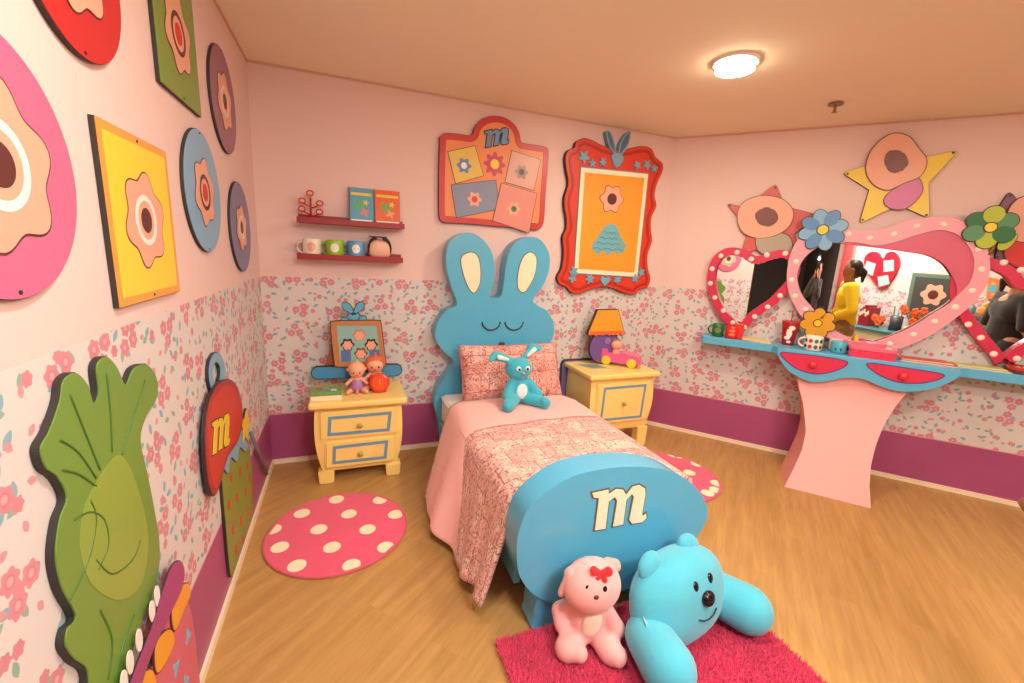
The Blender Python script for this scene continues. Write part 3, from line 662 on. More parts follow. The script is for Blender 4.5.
# ------------------------------------------------------------------ nightstands
YD = pl('pale_yellow_panel', (252, 214, 124), rough=.35); KN = pl('knob_brass', (176, 164, 84), rough=.35)
def nightstand(x0, x1, yf, yb, zt, sc, label, legx, zb=.085, rows=((.52, .95), (.07, .49))):
    cx = (x0+x1)/2; t = empty('nightstand', (cx, (yf+yb)/2, 0), label, 'nightstand', 'yellow nightstands')
    fr = Frame((cx, yf, 0), (1, 0, 0), (0, 0, 1), (0, -1, 0)); hw = (x1-x0)/2; D = yb-yf
    b = BM(); box(b, (0, zt-.022, -D/2+.012), (2*hw+.07, .044, D+.07), fr, bev=.014, seg=3); obj('top', b, YEL, t)
    zc = zt-.044
    side = lambda z: hw+.022*sin(pi*min(1, max(0, (z-zb)/(zc-zb)))**.9)-.035*(1-min(1, (z-zb)/(zc-zb)))
    n = 16; R = [(side(zb+(zc-zb)*i/n), zb+(zc-zb)*i/n) for i in range(n+1)]
    b = BM(); prism(b, R+[(-x, z) for x, z in reversed(R)], fr, -D, 0)
    # a gentle belly toward the front
    for v in b.verts:
        if v.co.y < yf+1e-4: v.co.y -= .018*sin(pi*(v.co.z-zb)/(zc-zb))
    obj('body', b, YEL, t)
    for s in legx:
        b = BM(); x = s*(hw-.055); prism(b, [(x-.045*s*0-.045, .0), (x+.045, 0), (x+.05, zb+.005), (x-.05, zb+.005)], fr, -.07, .015)
        bmesh.ops.bevel(b, geom=list(b.edges), offset=.006, segments=2, affect='EDGES'); obj('leg', b, YEL, t)
        b = BM(); prism(b, [(x-.045, .0), (x+.045, 0), (x+.045, zb+.005), (x-.045, zb+.005)], fr, -D+.01, -D+.09); obj('leg', b, YEL, t)
    zz = zc-zb
    for k, (a, c) in enumerate(rows):
        za, zc2 = zb+zz*a, zb+zz*c; w = min(side(za), side(zc2))-.028
        dr = obj('drawer', prism(BM(), [(-w-.004, za), (w+.004, za), (w, zc2), (-w, zc2)], fr, .0, .032), YEL, t)
        bm2 = bmesh.new(); bm2.from_mesh(dr.data); bmesh.ops.bevel(bm2, geom=[e for e in bm2.edges], offset=.009, segments=3, affect='EDGES'); bm2.to_mesh(dr.data); bm2.free()
        O = [(-w*.82, za+.030), (w*.78, za+.026), (w*.84, zc2-.026), (-w*.78, zc2-.030)]
        obj('blue_border', board(O, fr, .031, .0345, holes=[offset(O, -.02)]), DBLUE, dr)
        b = BM(); c0 = fr.P(0, (za+zc2)/2-.004, .032); lathe(b, [(0, 0), (.008, 0), (.007, .012), (.016, .018), (.017, .026), (.009, .032), (0, .033)], c0, fr.n, 16); obj('knob', b, KN, dr, smooth=True)
    return t
nightstand(.315, .852, -.375, -.02, .572, 1, 'pale yellow two-drawer nightstand left of the bed with a framed picture on it', (-1, 1))
nightstand(2.31, 2.905, -.42, -.035, .66, 1, 'pale yellow single-drawer nightstand right of the bed with a toy car and lamp', (-1, 1), .17, ((.16, .93),))
ZN1, ZN2 = .572, .66

# on the left nightstand: easel picture
F1 = Frame((0, -.13, 0), (1, 0, 0), (0, 0, 1), (0, -1, 0))
K3 = lambda L: [(300+x/6.83, 300+y/6.83) for x, y in L]
t = empty('easel_picture', (.58, -.14, ZN1), 'brown framed picture on a blue bar, standing on the left nightstand', 'picture frame')
Pa, Pb = F1.px(300+124/6.83, 300+500/6.83), F1.px(300+656/6.83, 300+480/6.83); rr_ = .046; an = atan2(Pb[1]-Pa[1], Pb[0]-Pa[0])
P = [(Pb[0]+rr_*cos(an-pi/2+pi*k/14), Pb[1]+rr_*sin(an-pi/2+pi*k/14)) for k in range(15)]+[(Pa[0]+rr_*cos(an+pi/2+pi*k/14), Pa[1]+rr_*sin(an+pi/2+pi*k/14)) for k in range(15)]
dz = ZN1-min(p[1] for p in P); dz = min(dz, .02)
obj('bar', board(P, F1, -.03, -.004), INK, t); obj('bar_face', board(offset(P, -.006), F1, -.004, 0), pl('bar_blue', (70, 146, 190), var=.04), t)
P = F1.pts(spline(K3([(206,160),(225,140),(380,134),(530,134),(555,150),(570,280),(588,430),(570,452),(400,454),(250,452),(232,430),(215,280)]), 4), 0)
obj('frame_back', board(P, F1, .0005, .018), INK, t)
Pin = F1.pts(K3([(250,170),(522,170),(552,412),(275,422)]), 0)
obj('frame', board(offset(P, -.005), F1, .018, .024, holes=[Pin]), pl('frame_brown', (190, 124, 78), var=.08, vs=20), t)
obj('picture', board(Pin, F1, .018, .020), pl('easel_teal', (140, 186, 180)), t)
for c, m1, m2 in (((405,235),PEACH,pl('hair_tan', (196, 140, 110))), ((325,300),PEACH,INK), ((485,300),PEACH,INK), ((415,360),PEACH,pl('hair_brown', (130, 88, 66)))):
    cc = F1.px(*K3([c])[0]); obj('flower_motif', board(flower_pts(cc, .046, 6, .12), F1, .020, .0212), m2, t); obj('flower_middle', board(flower_pts((cc[0], cc[1]-.006), .034, 6, .1), F1, .0212, .022), m1, t)
for L in ([(280,340),(345,335),(350,415),(282,420)], [(470,340),(540,335),(548,410),(480,412)]): obj('printed_shape', board(F1.pts(K3(L)), F1, .020, .0208), pl('ep_blue', (92, 120, 160)), t)
P = F1.pts(K3([(214,300),(232,440),(172,448)]), 0); obj('easel_leg', board(P, F1, -.028, -.006), pl('frame_brown_dark', (150, 84, 60)), t)
for L in ([(362,110),(330,84),(292,62),(284,24),(300,10),(336,20),(358,50),(372,86)], [(372,110),(400,84),(436,60),(440,22),(424,8),(390,20),(372,50),(364,86)], [(340,136),(318,120),(330,92),(366,78),(402,90),(416,118),(396,136)], [(345,120),(315,112),(284,118),(278,140),(300,152),(330,140)], [(390,120),(420,104),(450,108),(456,130),(436,142),(404,138)]):
    Q = F1.pts(spline(K3(L)), 0); obj('bow_outline', board(Q, F1, .0, .010), INK, t); obj('bow_lobe', board(offset(Q, -.005), F1, .010, .014), pl('bow_blue', (96, 168, 200)), t)

# green box, dolls
def at(px, py, z): return floorpt(px, py, z)
p = at(322, 391, ZN1)
t = empty('gift_box', (.385, -.31, ZN1), 'flat green and white box at the left edge of the left nightstand', 'box')
b = BM(); box(b, (.385, -.31, ZN1+.018), (.185, .13, .034), bev=.002); obj('box_base', b, CREAM, t)
b = BM(); box(b, (.385, -.31, ZN1+.047), (.19, .135, .024), bev=.002); obj('box_lid', b, pl('box_green', (120, 160, 90), var=.15, vs=40), t)
for dx, dy, mm in ((-.03, .01, RED), (.03, -.015, WHITE), (.0, .02, LBLUE)): obj('printed_shape', board(circ((.385+dx*1.5, -.31+dy*1.5), .02, 16), FL, ZN1+.059, ZN1+.0598), mm, t)
SKIN = mat('doll_skin', (240, 170, 140), rough=.45, var=.02)
def doll(c, s, hair, dress, label, extra=None, head=1.0):
    t = empty('doll', c, label, 'doll', 'small dolls on the left nightstand'); c = V(c)
    b = BM(); ell(b, c+V((0, 0, .115*s)), (.040*s*head, .037*s*head, .038*s*head)); capsule(b, c+V((0, .0, .03*s)), c+V((0, 0, .075*s)), .026*s, .020*s)
    for k in (-1, 1):
        capsule(b, c+V((k*.018*s, -.005*s, .018*s)), c+V((k*.045*s, -.045*s, .014*s)), .015*s, .012*s)
        capsule(b, c+V((k*.022*s, 0, .072*s)), c+V((k*.052*s, -.012*s, .048*s)), .010*s, .009*s)
    remesh(obj('body', b, SKIN, t, smooth=True), .004, 2)
    b = BM(); ell(b, c+V((0, .008*s, .127*s)), (.043*s*head, .038*s*head, .034*s*head)); capsule(b, c+V((0, 0, .155*s)), c+V((.004, 0, .172*s)), .010*s, .004*s)
    for k in (-1, 1): ell(b, c+V((k*.038*s, .006*s, .122*s)), (.012*s, .012*s, .012*s))
    obj('hair', b, hair, t, smooth=True)
    b = BM(); lathe(b, [(.012*s, .078*s), (.024*s, .068*s), (.030*s, .045*s), (.044*s, .024*s), (.040*s, .02*s), (0, .022*s)], c, n=20); obj('dress', b, dress, t, smooth=True)
    for k in (-1, 1):
        b = BM(); ell(b, c+V((k*.015*s, -.0355*s*head, .112*s)), (.004*s, .003*s, .005*s)); obj('eye', b, INK, t, smooth=True)
    b = BM(); ell(b, c+V((0, -.036*s*head, .099*s)), (.006*s, .003*s, .0025*s)); obj('mouth', b, RED, t, smooth=True)
    return t
p = at(357, 390, ZN1+.012)
t = doll((p.x, p.y, ZN1), 1.3, mat('doll_hair_orange', (246, 176, 130), rough=.5), mat('doll_dress_lilac', (170, 120, 170), rough=.5), 'seated baby doll in lilac dress on the left nightstand')
b = BM(); capsule(b, V((p.x, p.y-.05, ZN1+.012)), V((p.x, p.y-.04, ZN1+.04)), .012, .009); obj('pink_toy', b, PINKP, t, smooth=True)
FC = Frame((0, -.27, 0), (1, 0, 0), (0, 0, 1), (0, -1, 0)); FDn = Frame((0, -.185, 0), (1, 0, 0), (0, 0, 1), (0, -1, 0)); p2 = V((FC.px(379, 379)[0], -.25, ZN1)); xd = FDn.px(375, 364)[0]
t = doll((xd, -.175, ZN1), 1.5, mat('doll_hair_red', (214, 110, 70), rough=.5), mat('doll_dress_red', (214, 60, 60), rough=.5), 'standing doll in red behind the round orange alarm clock')
t = empty('alarm_clock', (p2.x, p2.y-.02, ZN1), 'round orange-red alarm clock on the left nightstand beside the baby doll', 'clock')
c = V((p2.x+.004, p2.y-.02, ZN1+.073))
CR = mat('clock_red', (226, 62, 30), rough=.25, coat=.4)
b = BM(); lathe(b, [(0, -.025), (.05, -.025), (.064, -.012), (.067, .012), (.058, .018), (0, .018)], c, (-.15, -1, .1), 32); obj('case', b, CR, t, smooth=True)
b = BM(); lathe(b, [(0, .018), (.05, .018), (.05, .021), (0, .021)], c, (-.15, -1, .1), 32); obj('dial', b, mat('clock_dial', (240, 92, 44), rough=.3), t)
b = BM(); n_ = V((-.15, -1, .1)).normalized(); tube(b, [c+n_*.0225, c+n_*.0225+V((.004, 0, .026))], .0016, 6); tube(b, [c+n_*.0225, c+n_*.0225+V((.014, 0, -.010))], .0016, 6); obj('hands', b, CREAM, t)
for s in (-1, 1):
    b = BM(); capsule(b, c+V((s*.034, 0, -.052)), c+V((s*.040, 0, -.067)), .007, .006); obj('foot', b, CR, t, smooth=True)

# on the right nightstand: lamp cut-out, toy car, booklet
F2 = Frame((0, -.12, 0), (1, 0, 0), (0, 0, 1), (0, -1, 0))
K4 = lambda L: [(560+x/7.59, 300+y/7.59) for x, y in L]
t = empty('table_lamp_cutout', (2.5, -.12, ZN2), 'orange shade purple globe lamp cut-out standing on the right nightstand', 'lamp')
gc = F2.px(*K4([(325,352)])[0]); P = circ(gc, gc[1]-ZN2-.0005, 48)
zb = min(p[1] for p in P); sh = ZN2+.001-zb
z1_ = max(p[1] for p in P); P = [(x, z1_-(z1_-z)*(z1_-ZN2-.001)/(z1_-zb)) for x, z in P]
obj('globe', board(P, F2, .004, .024), INK, t); obj('globe_face', board(offset(P, -.006), F2, .024, .027), pl('lamp_purple', (112, 84, 150), var=.05), t)
for c, r in (((350,305),.028),((400,300),.018)): cc = F2.px(*K4([c])[0]); obj('highlight_print', board(circ(cc, r), F2, .027, .028), pl('lamp_lilac', (146, 118, 178)), t)
P = F2.pts(K4([(268,68),(425,66),(468,225),(468,250)]+[(468-i*17.0, 250+13*abs(sin(i*pi/2.0))+6) for i in range(0, 16)]+[(196,262),(198,235)]), 0)
obj('shade', board(P, F2, .006, .036), INK, t); Pf = offset(P, -.006)
obj('shade_face', board(Pf, F2, .036, .039), pl('lamp_orange', (240, 160, 50), var=.04), t)
P = F2.pts(K4([(212,232),(458,228),(460,246),(440,256),(420,248),(400,260),(380,250),(355,264),(330,252),(305,266),(280,254),(255,268),(232,256),(208,262)]), 0); obj('scallop_trim', board(P, F2, .039, .0405), pl('lamp_red', (222, 104, 60)), t)
# low dark bar behind the stand
t = empty('back_panel', (2.6, -.02, .05), 'dark-edged lilac back panel standing behind the right nightstand', 'wall cutout')
F3 = Frame((0, -.02, 0), (1, 0, 0), (0, 0, 1), (0, -1, 0))
P = F3.pts([(568.5,438),(569.5,366),(572,361),(577,358.5),(598,356.8),(598,366)], 0)
P = [(2.245, .05), (2.245, .64), (2.255, .665), (2.28, .68), (2.94, .68), (2.955, .66), (2.955, .05)]
obj('bar', board(P, F3, -.018, .0), INK, t); obj('bar_face', board(offset(P, -.012), F3, .0, .002), pl('bar_lilac', (120, 110, 170)), t)
# toy car
p = at(619, 364.5, ZN2); t = empty('toy_car', (p.x, p.y, ZN2), 'pink toy convertible with yellow wheels on the right nightstand', 'toy car')
PC = mat('car_pink', (238, 92, 150), rough=.3, coat=.3); d = V((cos(-.75), sin(-.75), 0)); cf = Frame((p.x, p.y, ZN2), d, (0, 0, 1), None); cf.n = cf.u.cross(cf.v)
_cp = cf.P; cf.P = lambda a, b_, w=0: _cp(a*1.8, b_*1.8, w*1.8)
b = BM(); P = [(-.085, .018), (.088, .018), (.098, .03), (.092, .052), (.04, .062), (.012, .066), (.0, .058), (-.05, .058), (-.06, .076), (-.092, .074), (-.1, .04)]
prism(b, spline(P, 2), cf, -.042, .042); bmesh.ops.bevel(b, geom=[e for e in b.edges if e.calc_face_angle(0) > .8], offset=.006, segments=2, affect='EDGES'); obj('body', b, PC, t)
for u in (-.058, .06):
    for s in (-1, 1):
        b = BM(); lathe(b, [(0, 0), (.036, 0), (.040, .003), (.040, .020), (.032, .025), (0, .023)], cf.P(u, .022, s*.034), cf.n*s, 20); obj('wheel', b, YP, t, smooth=True)
b = BM(); c = cf.P(-.022, .0, 0); ell(b, c+V((0, 0, .170)), (.048, .046, .044)); capsule(b, c+V((0, 0, .09)), c+V((0, 0, .13)), .036, .028); obj('driver', b, SKIN, t, smooth=True)
b = BM(); ell(b, c+V((.004, .018, .184)), (.050, .046, .040)); obj('driver_hair', b, mat('driver_hair', (150, 90, 50), rough=.6), t, smooth=True)
# booklet on the right nightstand
t = empty('booklet', (2.5, -.3, ZN2), 'open comic leaflet lying on the right nightstand beside the toy car', 'booklet')
pp = [at(583, 358, ZN2), at(601, 357, ZN2), at(615, 366, ZN2), at(600, 365, ZN2)]
PB = [(2.31, -.12), (2.52, -.15), (2.56, -.31), (2.40, -.29)]
obj('pages', board(PB, FL, ZN2+.0005, ZN2+.004), mat('leaflet', (196, 196, 168), var=.25, vs=50), t)
obj('printed_panel', board(offset(PB, -.02), FL, ZN2+.004, ZN2+.0046), mat('leaflet_print', (130, 150, 140), var=.3, vs=60), t)
# ------------------------------------------------------------------ bed
BX0, BX1 = 1.17, 2.07; BY1, BY0 = -.145, -1.74
t = empty('bed', (1.62, -1.0, 0), 'single bed with sky blue rabbit-eared headboard and oval footboard with white letter m', 'bed')
FH = Frame((0, -.13, 0), (1, 0, 0), (0, 0, 1), (0, -1, 0))
hp = [(444,303),(450,281),(446,262),(449.6,242.5),(462,233.5),(476,234.5),(489,247),(494.7,265),(493.4,284),(492,296),(500,296.5),(504.5,281),(506,265),(511.7,247),(524.6,237.7),(539,238.7),(548.7,252),(549.4,268),(544,284),(536,300)]
E_ = FH.pts([(457,304),(450.6,284),(446,262),(449.6,242.5),(462,233.5),(476,234.5),(489,247),(494.7,265),(493.4,284),(489.5,296.5),(500.5,296.5),(504,281),(506,265),(511.7,247),(524.6,237.7),(539,238.7),(548.7,252),(549.4,268),(544,284),(533,301)])
# head / shoulders continue symmetrically about the axis
cxh = 1.60
def sym(L): return L
lo = FH.pts([(446,311),(437,325),(436,340),(445,353),(454,362),(447,375),(438,388),(434,404),(438,420),(444,436)])
xr = lambda p: 2*1.612-p[0]
right = [(xr(p), p[1]) for p in lo]
P = [E_[0]]
lo2 = lo[:-1]; right = right[:-1]; xb_ = lo2[-1][0]
HP_ = spline(E_+right+[(3.224-xb_-.03, .08), (3.224-xb_-.12, .01), (xb_+.12, .01), (xb_+.03, .08)]+list(reversed(lo2)), 5); HP_ = [(x, max(.002, z)) for x, z in HP_]
o = obj('headboard', board(HP_, FH, -.122, 0), BLUE, t)
o.modifiers.new('b', 'BEVEL').width = .012; o.modifiers['b'].segments = 3; o.modifiers['b'].limit_method = 'ANGLE'; o.modifiers['b'].angle_limit = 1.0
for L in ([(470,252.5),(477,256),(480,268),(479.5,283),(474,292.5),(468.5,287),(463,272),(461.5,258)], [(530,252.5),(536,258),(535,272),(530,284),(523.5,292),(518,287),(518.5,272),(523,258)]):
    Q = FH.pts(spline(L)); E2 = obj('ear_outline', board(offset(Q, .007), FH, .0, .002), pl('umber_line', (110, 90, 60)), t); obj('ear_inset', board(Q, FH, .002, .0045), CREAM, t)
# plain sleepy face, generic
for cx_, s in ((491, -1), (514, 1)):
    b = BM(); Q = [FH.P(*FH.px(cx_+9*cos(a), 322+8*sin(a)), .003) for a in [pi*k/14 for k in range(15)]]; tube(b, Q, .006, 8); obj('closed_eye', b, INK, t, smooth=True)
C = FH.px(501.5, 344); b = BM(); ell(b, FH.P(*C, .006), (.026, .012, .019)); obj('nose', b, INK, t, smooth=True)
# side frame + mattress
for x in (BX0+.015, BX1-.015):
    b = BM(); box(b, (x, (BY0+BY1)/2, .23), (.03, BY1-BY0, .16), bev=.004); obj('side_rail', b, BLUE, t)
b = BM(); box(b, ((BX0+BX1)/2, (BY0+BY1)/2, .20), (BX1-BX0-.06, BY1-BY0, .06)); obj('slat_base', b, mat('pine', (214, 176, 126)), t)
# footboard
FF = Frame((0, -1.86, 0), (1, 0, 0), (0, 0, 1), (0, -1, 0))
cx_ = 1.605
L = FF.pts([(517,548.4),(519.3,530.8),(528,510),(545.7,492.7),(569,478),(592.6,470.8),(621.8,467),(648,467.2),(671.7,472),(692,484),(705.4,501.5),(707,518)])
bot = [(2.07, .30), (1.97, .18), (1.82, .11), (1.64, .085), (1.45, .085), (1.31, .12), (1.21, .19), (1.14, .30)]
FP = spline(L+bot, 5)
FW = .135
o = obj('footboard', board(FP, FF, -FW, 0), BLUE, t); o.modifiers.new('b', 'BEVEL').width = .008; o.modifiers['b'].segments = 3; o.modifiers['b'].limit_method = 'ANGLE'; o.modifiers['b'].angle_limit = 1.0
for x in (1.35, 1.86):
    o = obj('foot', board(spline([(x-.115, .001), (x-.125, .06), (x-.12, .13), (x-.08, .2), (x+.08, .2), (x+.12, .13), (x+.125, .06), (x+.115, .001)], 4), FF, -FW+.012, -.012), BLUE, t)
K6 = lambda x, y: (490+x/3.413, 440+y/3.413)
M = FF.pts([K6(*p) for p in M_GLYPH])
obj('letter_outline', board(offset(M, .007), FF, .0, .0025), pl('umber_line', (110, 90, 60)), t); obj('letter_m', board(M, FF, .0025, .006), CREAM, t)

# mattress is a separate, liftable thing
t = empty('mattress', ((BX0+BX1)/2, -.9, .23), 'white mattress showing beside the pillow at the head of the bed', 'mattress')
b = BM(); box(b, ((BX0+BX1)/2, (BY0+BY1)/2, .365), (BX1-BX0-.005, BY1-BY0-.012, .25), bev=.035, seg=4); obj('mattress_body', b, cloth('white_sheet', (240, 232, 218)), t, smooth=True)
b = BM()
for z in (.262, .468):
    x0, x1, y0, y1 = BX0+.002, BX1-.002, BY0+.006, BY1-.006; r = .035
    Q = []
    for cx2, cy2, a in ((x1-r, y1-r, 0), (x0+r, y1-r, 90), (x0+r, y0+r, 180), (x1-r, y0+r, 270)):
        Q += [V((cx2+r*cos(radians(a+k*22.5)), cy2+r*sin(radians(a+k*22.5)), z)) for k in range(5)]
    tube(b, Q, .006, 6, True)
obj('piping', b, cloth('sheet_piping', (220, 214, 204)), t, smooth=True)

# comforter: one draped sheet
ZT = .515
def comforter():
    nu, nv = 70, 60
    y0, y1 = -.50, -1.722
    def point(u, v):
        """u 0 left hem .. 1 right hem ; v 0 head edge .. 1 foot"""
        y = y0+(y1-y0)*v
        wl, wr = .47, .44; W = .90
        tot = wl+W+wr; s = u*tot
        puff = .012*sin(9*v+2.2*u)*sin(7*u)
        if s < wl:
            d = (wl-s)/wl                     # 0 top edge .. 1 hem
            hem_z = .055+.05*exp(-((v-.60)/.10)**2)*0+.02*sin(9*v)
            if v < .25: hem_z = .045
            x = BX0-.035-.16*d**1.2-.03*d*max(0, 1-v*2.2)+.018*sin(v*17)*d+.012*sin(v*31+1)*d
            if v > .30: x += .05*d*min(1, (v-.3)*4)*(1-.1*v)
            z = ZT-.03-(ZT-.03-hem_z)*d
            x += .03*(1-d)**3; z += .0*(1-d)
            yy = y-.30*d*(1-v**2.5)
            if v > .85: yy -= .0; x += .03*d*(v-.85)/.15
            return V((x, yy, z))
        if s > wl+W:
            d = (s-wl-W)/wr; x = BX1+.03+.05*d; z = ZT-.03-(ZT-.1)*d; return V((x, y, max(z, .08)))
        k = (s-wl)/W; x = BX0-.005+(BX1-BX0+.01)*k
        e = min(k, 1-k)
        z = ZT+.014*(1-exp(-e*12))-.03*exp(-e*30)+puff*.6+.006*sin(23*k+8*v)*.5
        return V((x, y, z))
    b = BM(); uvl = b.loops.layers.uv.new('UVMap'); G = []
    for i in range(nu+1):
        G.append([b.verts.new(point(i/nu, j/nv)) for j in range(nv+1)])
    for i in range(nu):
        for j in range(nv):
            f = b.faces.new([G[i][j], G[i+1][j], G[i+1][j+1], G[i][j+1]]); f.smooth = True
            for l, (a, c) in zip(f.loops, ((i, j), (i+1, j), (i+1, j+1), (i, j+1))): l[uvl].uv = (a/nu*1.81, -c/nv*1.24)
    return b, point
PKC = cloth('comforter_pink', (248, 184, 176), var=.04, bs=180, bump=.25)
t = empty('comforter', (1.6, -1.1, .05), 'pink comforter with printed comic strip cover draped over the bed', 'bedding')
b, pt = comforter()
org = base_of(t)
for v in b.verts: v.co -= org
me = bpy.data.meshes.new('printed_cover'); b.to_mesh(me); b.free(); me.materials.append(COMIC)
o = bpy.data.objects.new('printed_cover', me); COL.objects.link(o); o.parent = t
m_ = o.modifiers.new('s', 'SOLIDIFY'); m_.thickness = .022; m_.offset = -1
# folded-back pink band
def band():
    nu, nv = 70, 14; b = BM(); G = []
    for i in range(nu+1):
        R = []
        for j in range(nv+1):
            v = j/nv*.40*1.0; u = i/nu
            dh = max(0, (.47-u*1.81)/.47); edge = .385+.16*dh
            vv = j/nv*edge
            p = pt(u, vv); 
            # lift over the cover, rounded at both rims
            q = j/nv; lift = .022+.012*sin(pi*q)**.5 if 0 < q < 1 else .016
            s = u*1.81
            if s < .47: n = V((-1, 0, .25)).normalized()
            elif s > 1.37: n = V((1, 0, .25)).normalized()
            else: n = V((0, 0, 1))
            if .40 < s < .54: 
                k = (s-.40)/.14; n = (V((-1, 0, .25))*(1-k)+V((0, 0, 1))*k).normalized()
            R.append(b.verts.new(p+n*lift+V((0, -.012*sin(q*pi/2)+.03*(1-q)*0, 0))))
        G.append(R)
    for i in range(nu):
        for j in range(nv): b.faces.new([G[i][j], G[i+1][j], G[i+1][j+1], G[i][j+1]]).smooth = True
    return b
o = obj('folded_pink_lining', band(), PKC, t, smooth=True); m_ = o.modifiers.new('s', 'SOLIDIFY'); m_.thickness = .018; m_.offset = -1
def seam(f, n=24):
    b = BM(); tube(b, [f(k/n) for k in range(n+1)], .0035, 6); obj('quilted_seam', b, cloth('seam_pink', (226, 146, 140)), t, smooth=True)
seam(lambda k: pt(.445/1.81, k*.37)+V((-.012, 0, .036)))
seam(lambda k: pt((.02+.42*k)/1.81, .20+.10*(1-k))+V((-.030, 0, .012)))
seam(lambda k: pt((.50+.82*k)/1.81, .375+.004*sin(9*k))+V((0, -.012, .027)))
ss = o.modifiers.new('ss', 'SUBSURF'); ss.levels = 1; ss.render_levels = 1

# pillow
t = empty('pillow', (1.62, -.32, .5), 'pink comic print pillow leaning on the headboard behind the blue rabbit toy', 'pillow')
def pillow(c, R, w, h, d):
    b = BM(); uvl = b.loops.layers.uv.new('UVMap'); n = 30
    def pos(i, j, s):
        u = i/n*2-1; v = j/n*2-1
        e = max(0, 1-u**4)*max(0, 1-v**4); fl = 1-.06*(1-u*u)*1.0 ; fv = 1-.07*(1-v*v)
        x = u*w/2*(1-.05*(1-v*v)); z = v*h/2*(1-.07*(1-u*u)); y = s*d/2*e**.45+.004*sin(7*u+3*v)*s
        y += .0
        return V(c)+R@V((x, y, z))
    G = {}
    for s in (1, -1):
        for i in range(n+1):
            for j in range(n+1):
                ed = i in (0, n) or j in (0, n)
                if ed and s == -1: G[(i, j, s)] = G[(i, j, 1)]
                else: G[(i, j, s)] = b.verts.new(pos(i, j, s))
    for s in (1, -1):
        for i in range(n):
            for j in range(n):
                q = [(i, j), (i+1, j), (i+1, j+1), (i, j+1)]
                f = b.faces.new([G[(a, c2, s)] for a, c2 in q]); f.smooth = True
                for l, (a, c2) in zip(f.loops, q): l[uvl].uv = (a/n*w+3.3*s, c2/n*h+1)
    return b
Rp = Matrix.Rotation(radians(-24), 3, 'X')
b = pillow((1.665, -.335, .685), Rp, .80, .44, .17)
cpm = comic_material('pillow_comic_print', (234, 166, 152), (140, 44, 50), (242, 190, 176))
b2 = b; bmesh.ops.recalc_face_normals(b2, faces=b2.faces)
org = base_of(t)
for v in b2.verts: v.co -= org
me = bpy.data.meshes.new('pillowcase'); b2.to_mesh(me); b2.free(); me.materials.append(cpm); o = bpy.data.objects.new('pillowcase', me); COL.objects.link(o); o.parent = t
b = BM(); cP = V((1.665, -.335, .685)); Q = []
for k in range(64):
    a = 2*pi*k/64; cu = math.copysign(abs(cos(a))**.25, cos(a)); sv = math.copysign(abs(sin(a))**.25, sin(a))
    Q.append(cP+Rp@V((cu*.40*(1-.05*(1-sv*sv)), 0, sv*.22*(1-.07*(1-cu*cu)))))
tube(b, Q, .005, 6, True); obj('piping', b, cloth('piping_rose', (200, 110, 110)), t, smooth=True)
b = BM(); box(b, (1.262, -.485, .50), (.035, .02, .012), bev=.002); obj('care_label', b, WHITE, t)

# ------------------------------------------------------------------ plush toys
TPL = cloth('teal_plush', (60, 178, 200), var=.08, vs=10, bs=400); TPD = cloth('pale_plush', (232, 240, 236), bs=400)
BEAD = mat('bead_black', (24, 18, 20), rough=.15, var=0)
def basis(f, up=(0, 0, 1)):
    """columns right, back(away from facing), up"""
    f = V(f).normalized(); r = V(f).cross(V(up)).normalized(); u = r.cross(f).normalized()
    # facing direction f ; right as seen from front = -r
    return Matrix((-r, -f, u)).transposed() if False else Matrix((r*-1, f*-1, u)).transposed()
# blue rabbit toy, sitting on the fold
p = V((1.60, -.68, .56))
t = empty('plush_rabbit', p, 'small turquoise plush rabbit with white tummy seated on the bed against the pillow', 'plush toy')
V_ = V
b = BM()
ell(b, p+1.13*V((0, .03, .085)), (.076, .060, .088)); ell(b, p+1.13*V((-.01, .03, .215)), (.094, .074, .076))
for s in (-1, 1):
    capsule(b, p+1.13*V((s*.04, .0, .04)), p+1.13*V((s*.115, -.10, .035)), .044, .040); capsule(b, p+1.13*V((s*.055, .02, .13)), p+1.13*V((s*.100, -.03, .07)), .032, .030)
capsule(b, p+1.13*V((s*.115, -.10, .035)), p+1.13*V((s*.105, -.115, .05)), .034, .03)
capsule(b, p+1.13*V((-.05, .03, .262)), p+1.13*V((-.145, .05, .292)), .026, .038, flat=.6); capsule(b, p+1.13*V((-.145, .05, .292)), p+1.13*V((-.185, .03, .278)), .034, .020, flat=.6)
capsule(b, p+1.13*V((.025, .04, .27)), p+1.13*V((.080, .06, .325)), .028, .040, flat=.6); capsule(b, p+1.13*V((.080, .06, .325)), p+1.13*V((.125, .05, .33)), .038, .022, flat=.6)
remesh(obj('body', b, TPL, t, smooth=True), .006, 5)
b = BM(); ell(b, p+1.13*V((0, -.018, .088)), (.040, .016, .052)); obj('tummy_patch', b, TPD, t, smooth=True)
b = BM(); capsule(b, p+1.13*V((.045, .028, .293)), p+1.13*V((.082, .026, .328)), .010, .017); capsule(b, p+1.13*V((-.085, .022, .275)), p+1.13*V((-.14, .016, .292)), .010, .017); obj('ear_lining', b, TPD, t, smooth=True)
for s in (-1, 1):
    b = BM(); ell(b, p+1.13*V((-.008+s*.028, -.036, .232)), (.017, .008, .016)); e = obj('eye_patch', b, TPD, t, smooth=True)
    b = BM(); ell(b, p+1.13*V((-.008+s*.026, -.043, .230)), (.008, .006, .009)); obj('eye', b, BEAD, t, smooth=True)
b = BM(); ell(b, p+1.13*V((-.008, -.046, .208)), (.010, .007, .007)); obj('nose', b, cloth('toy_nose_pink', (226, 150, 160)), t, smooth=True)

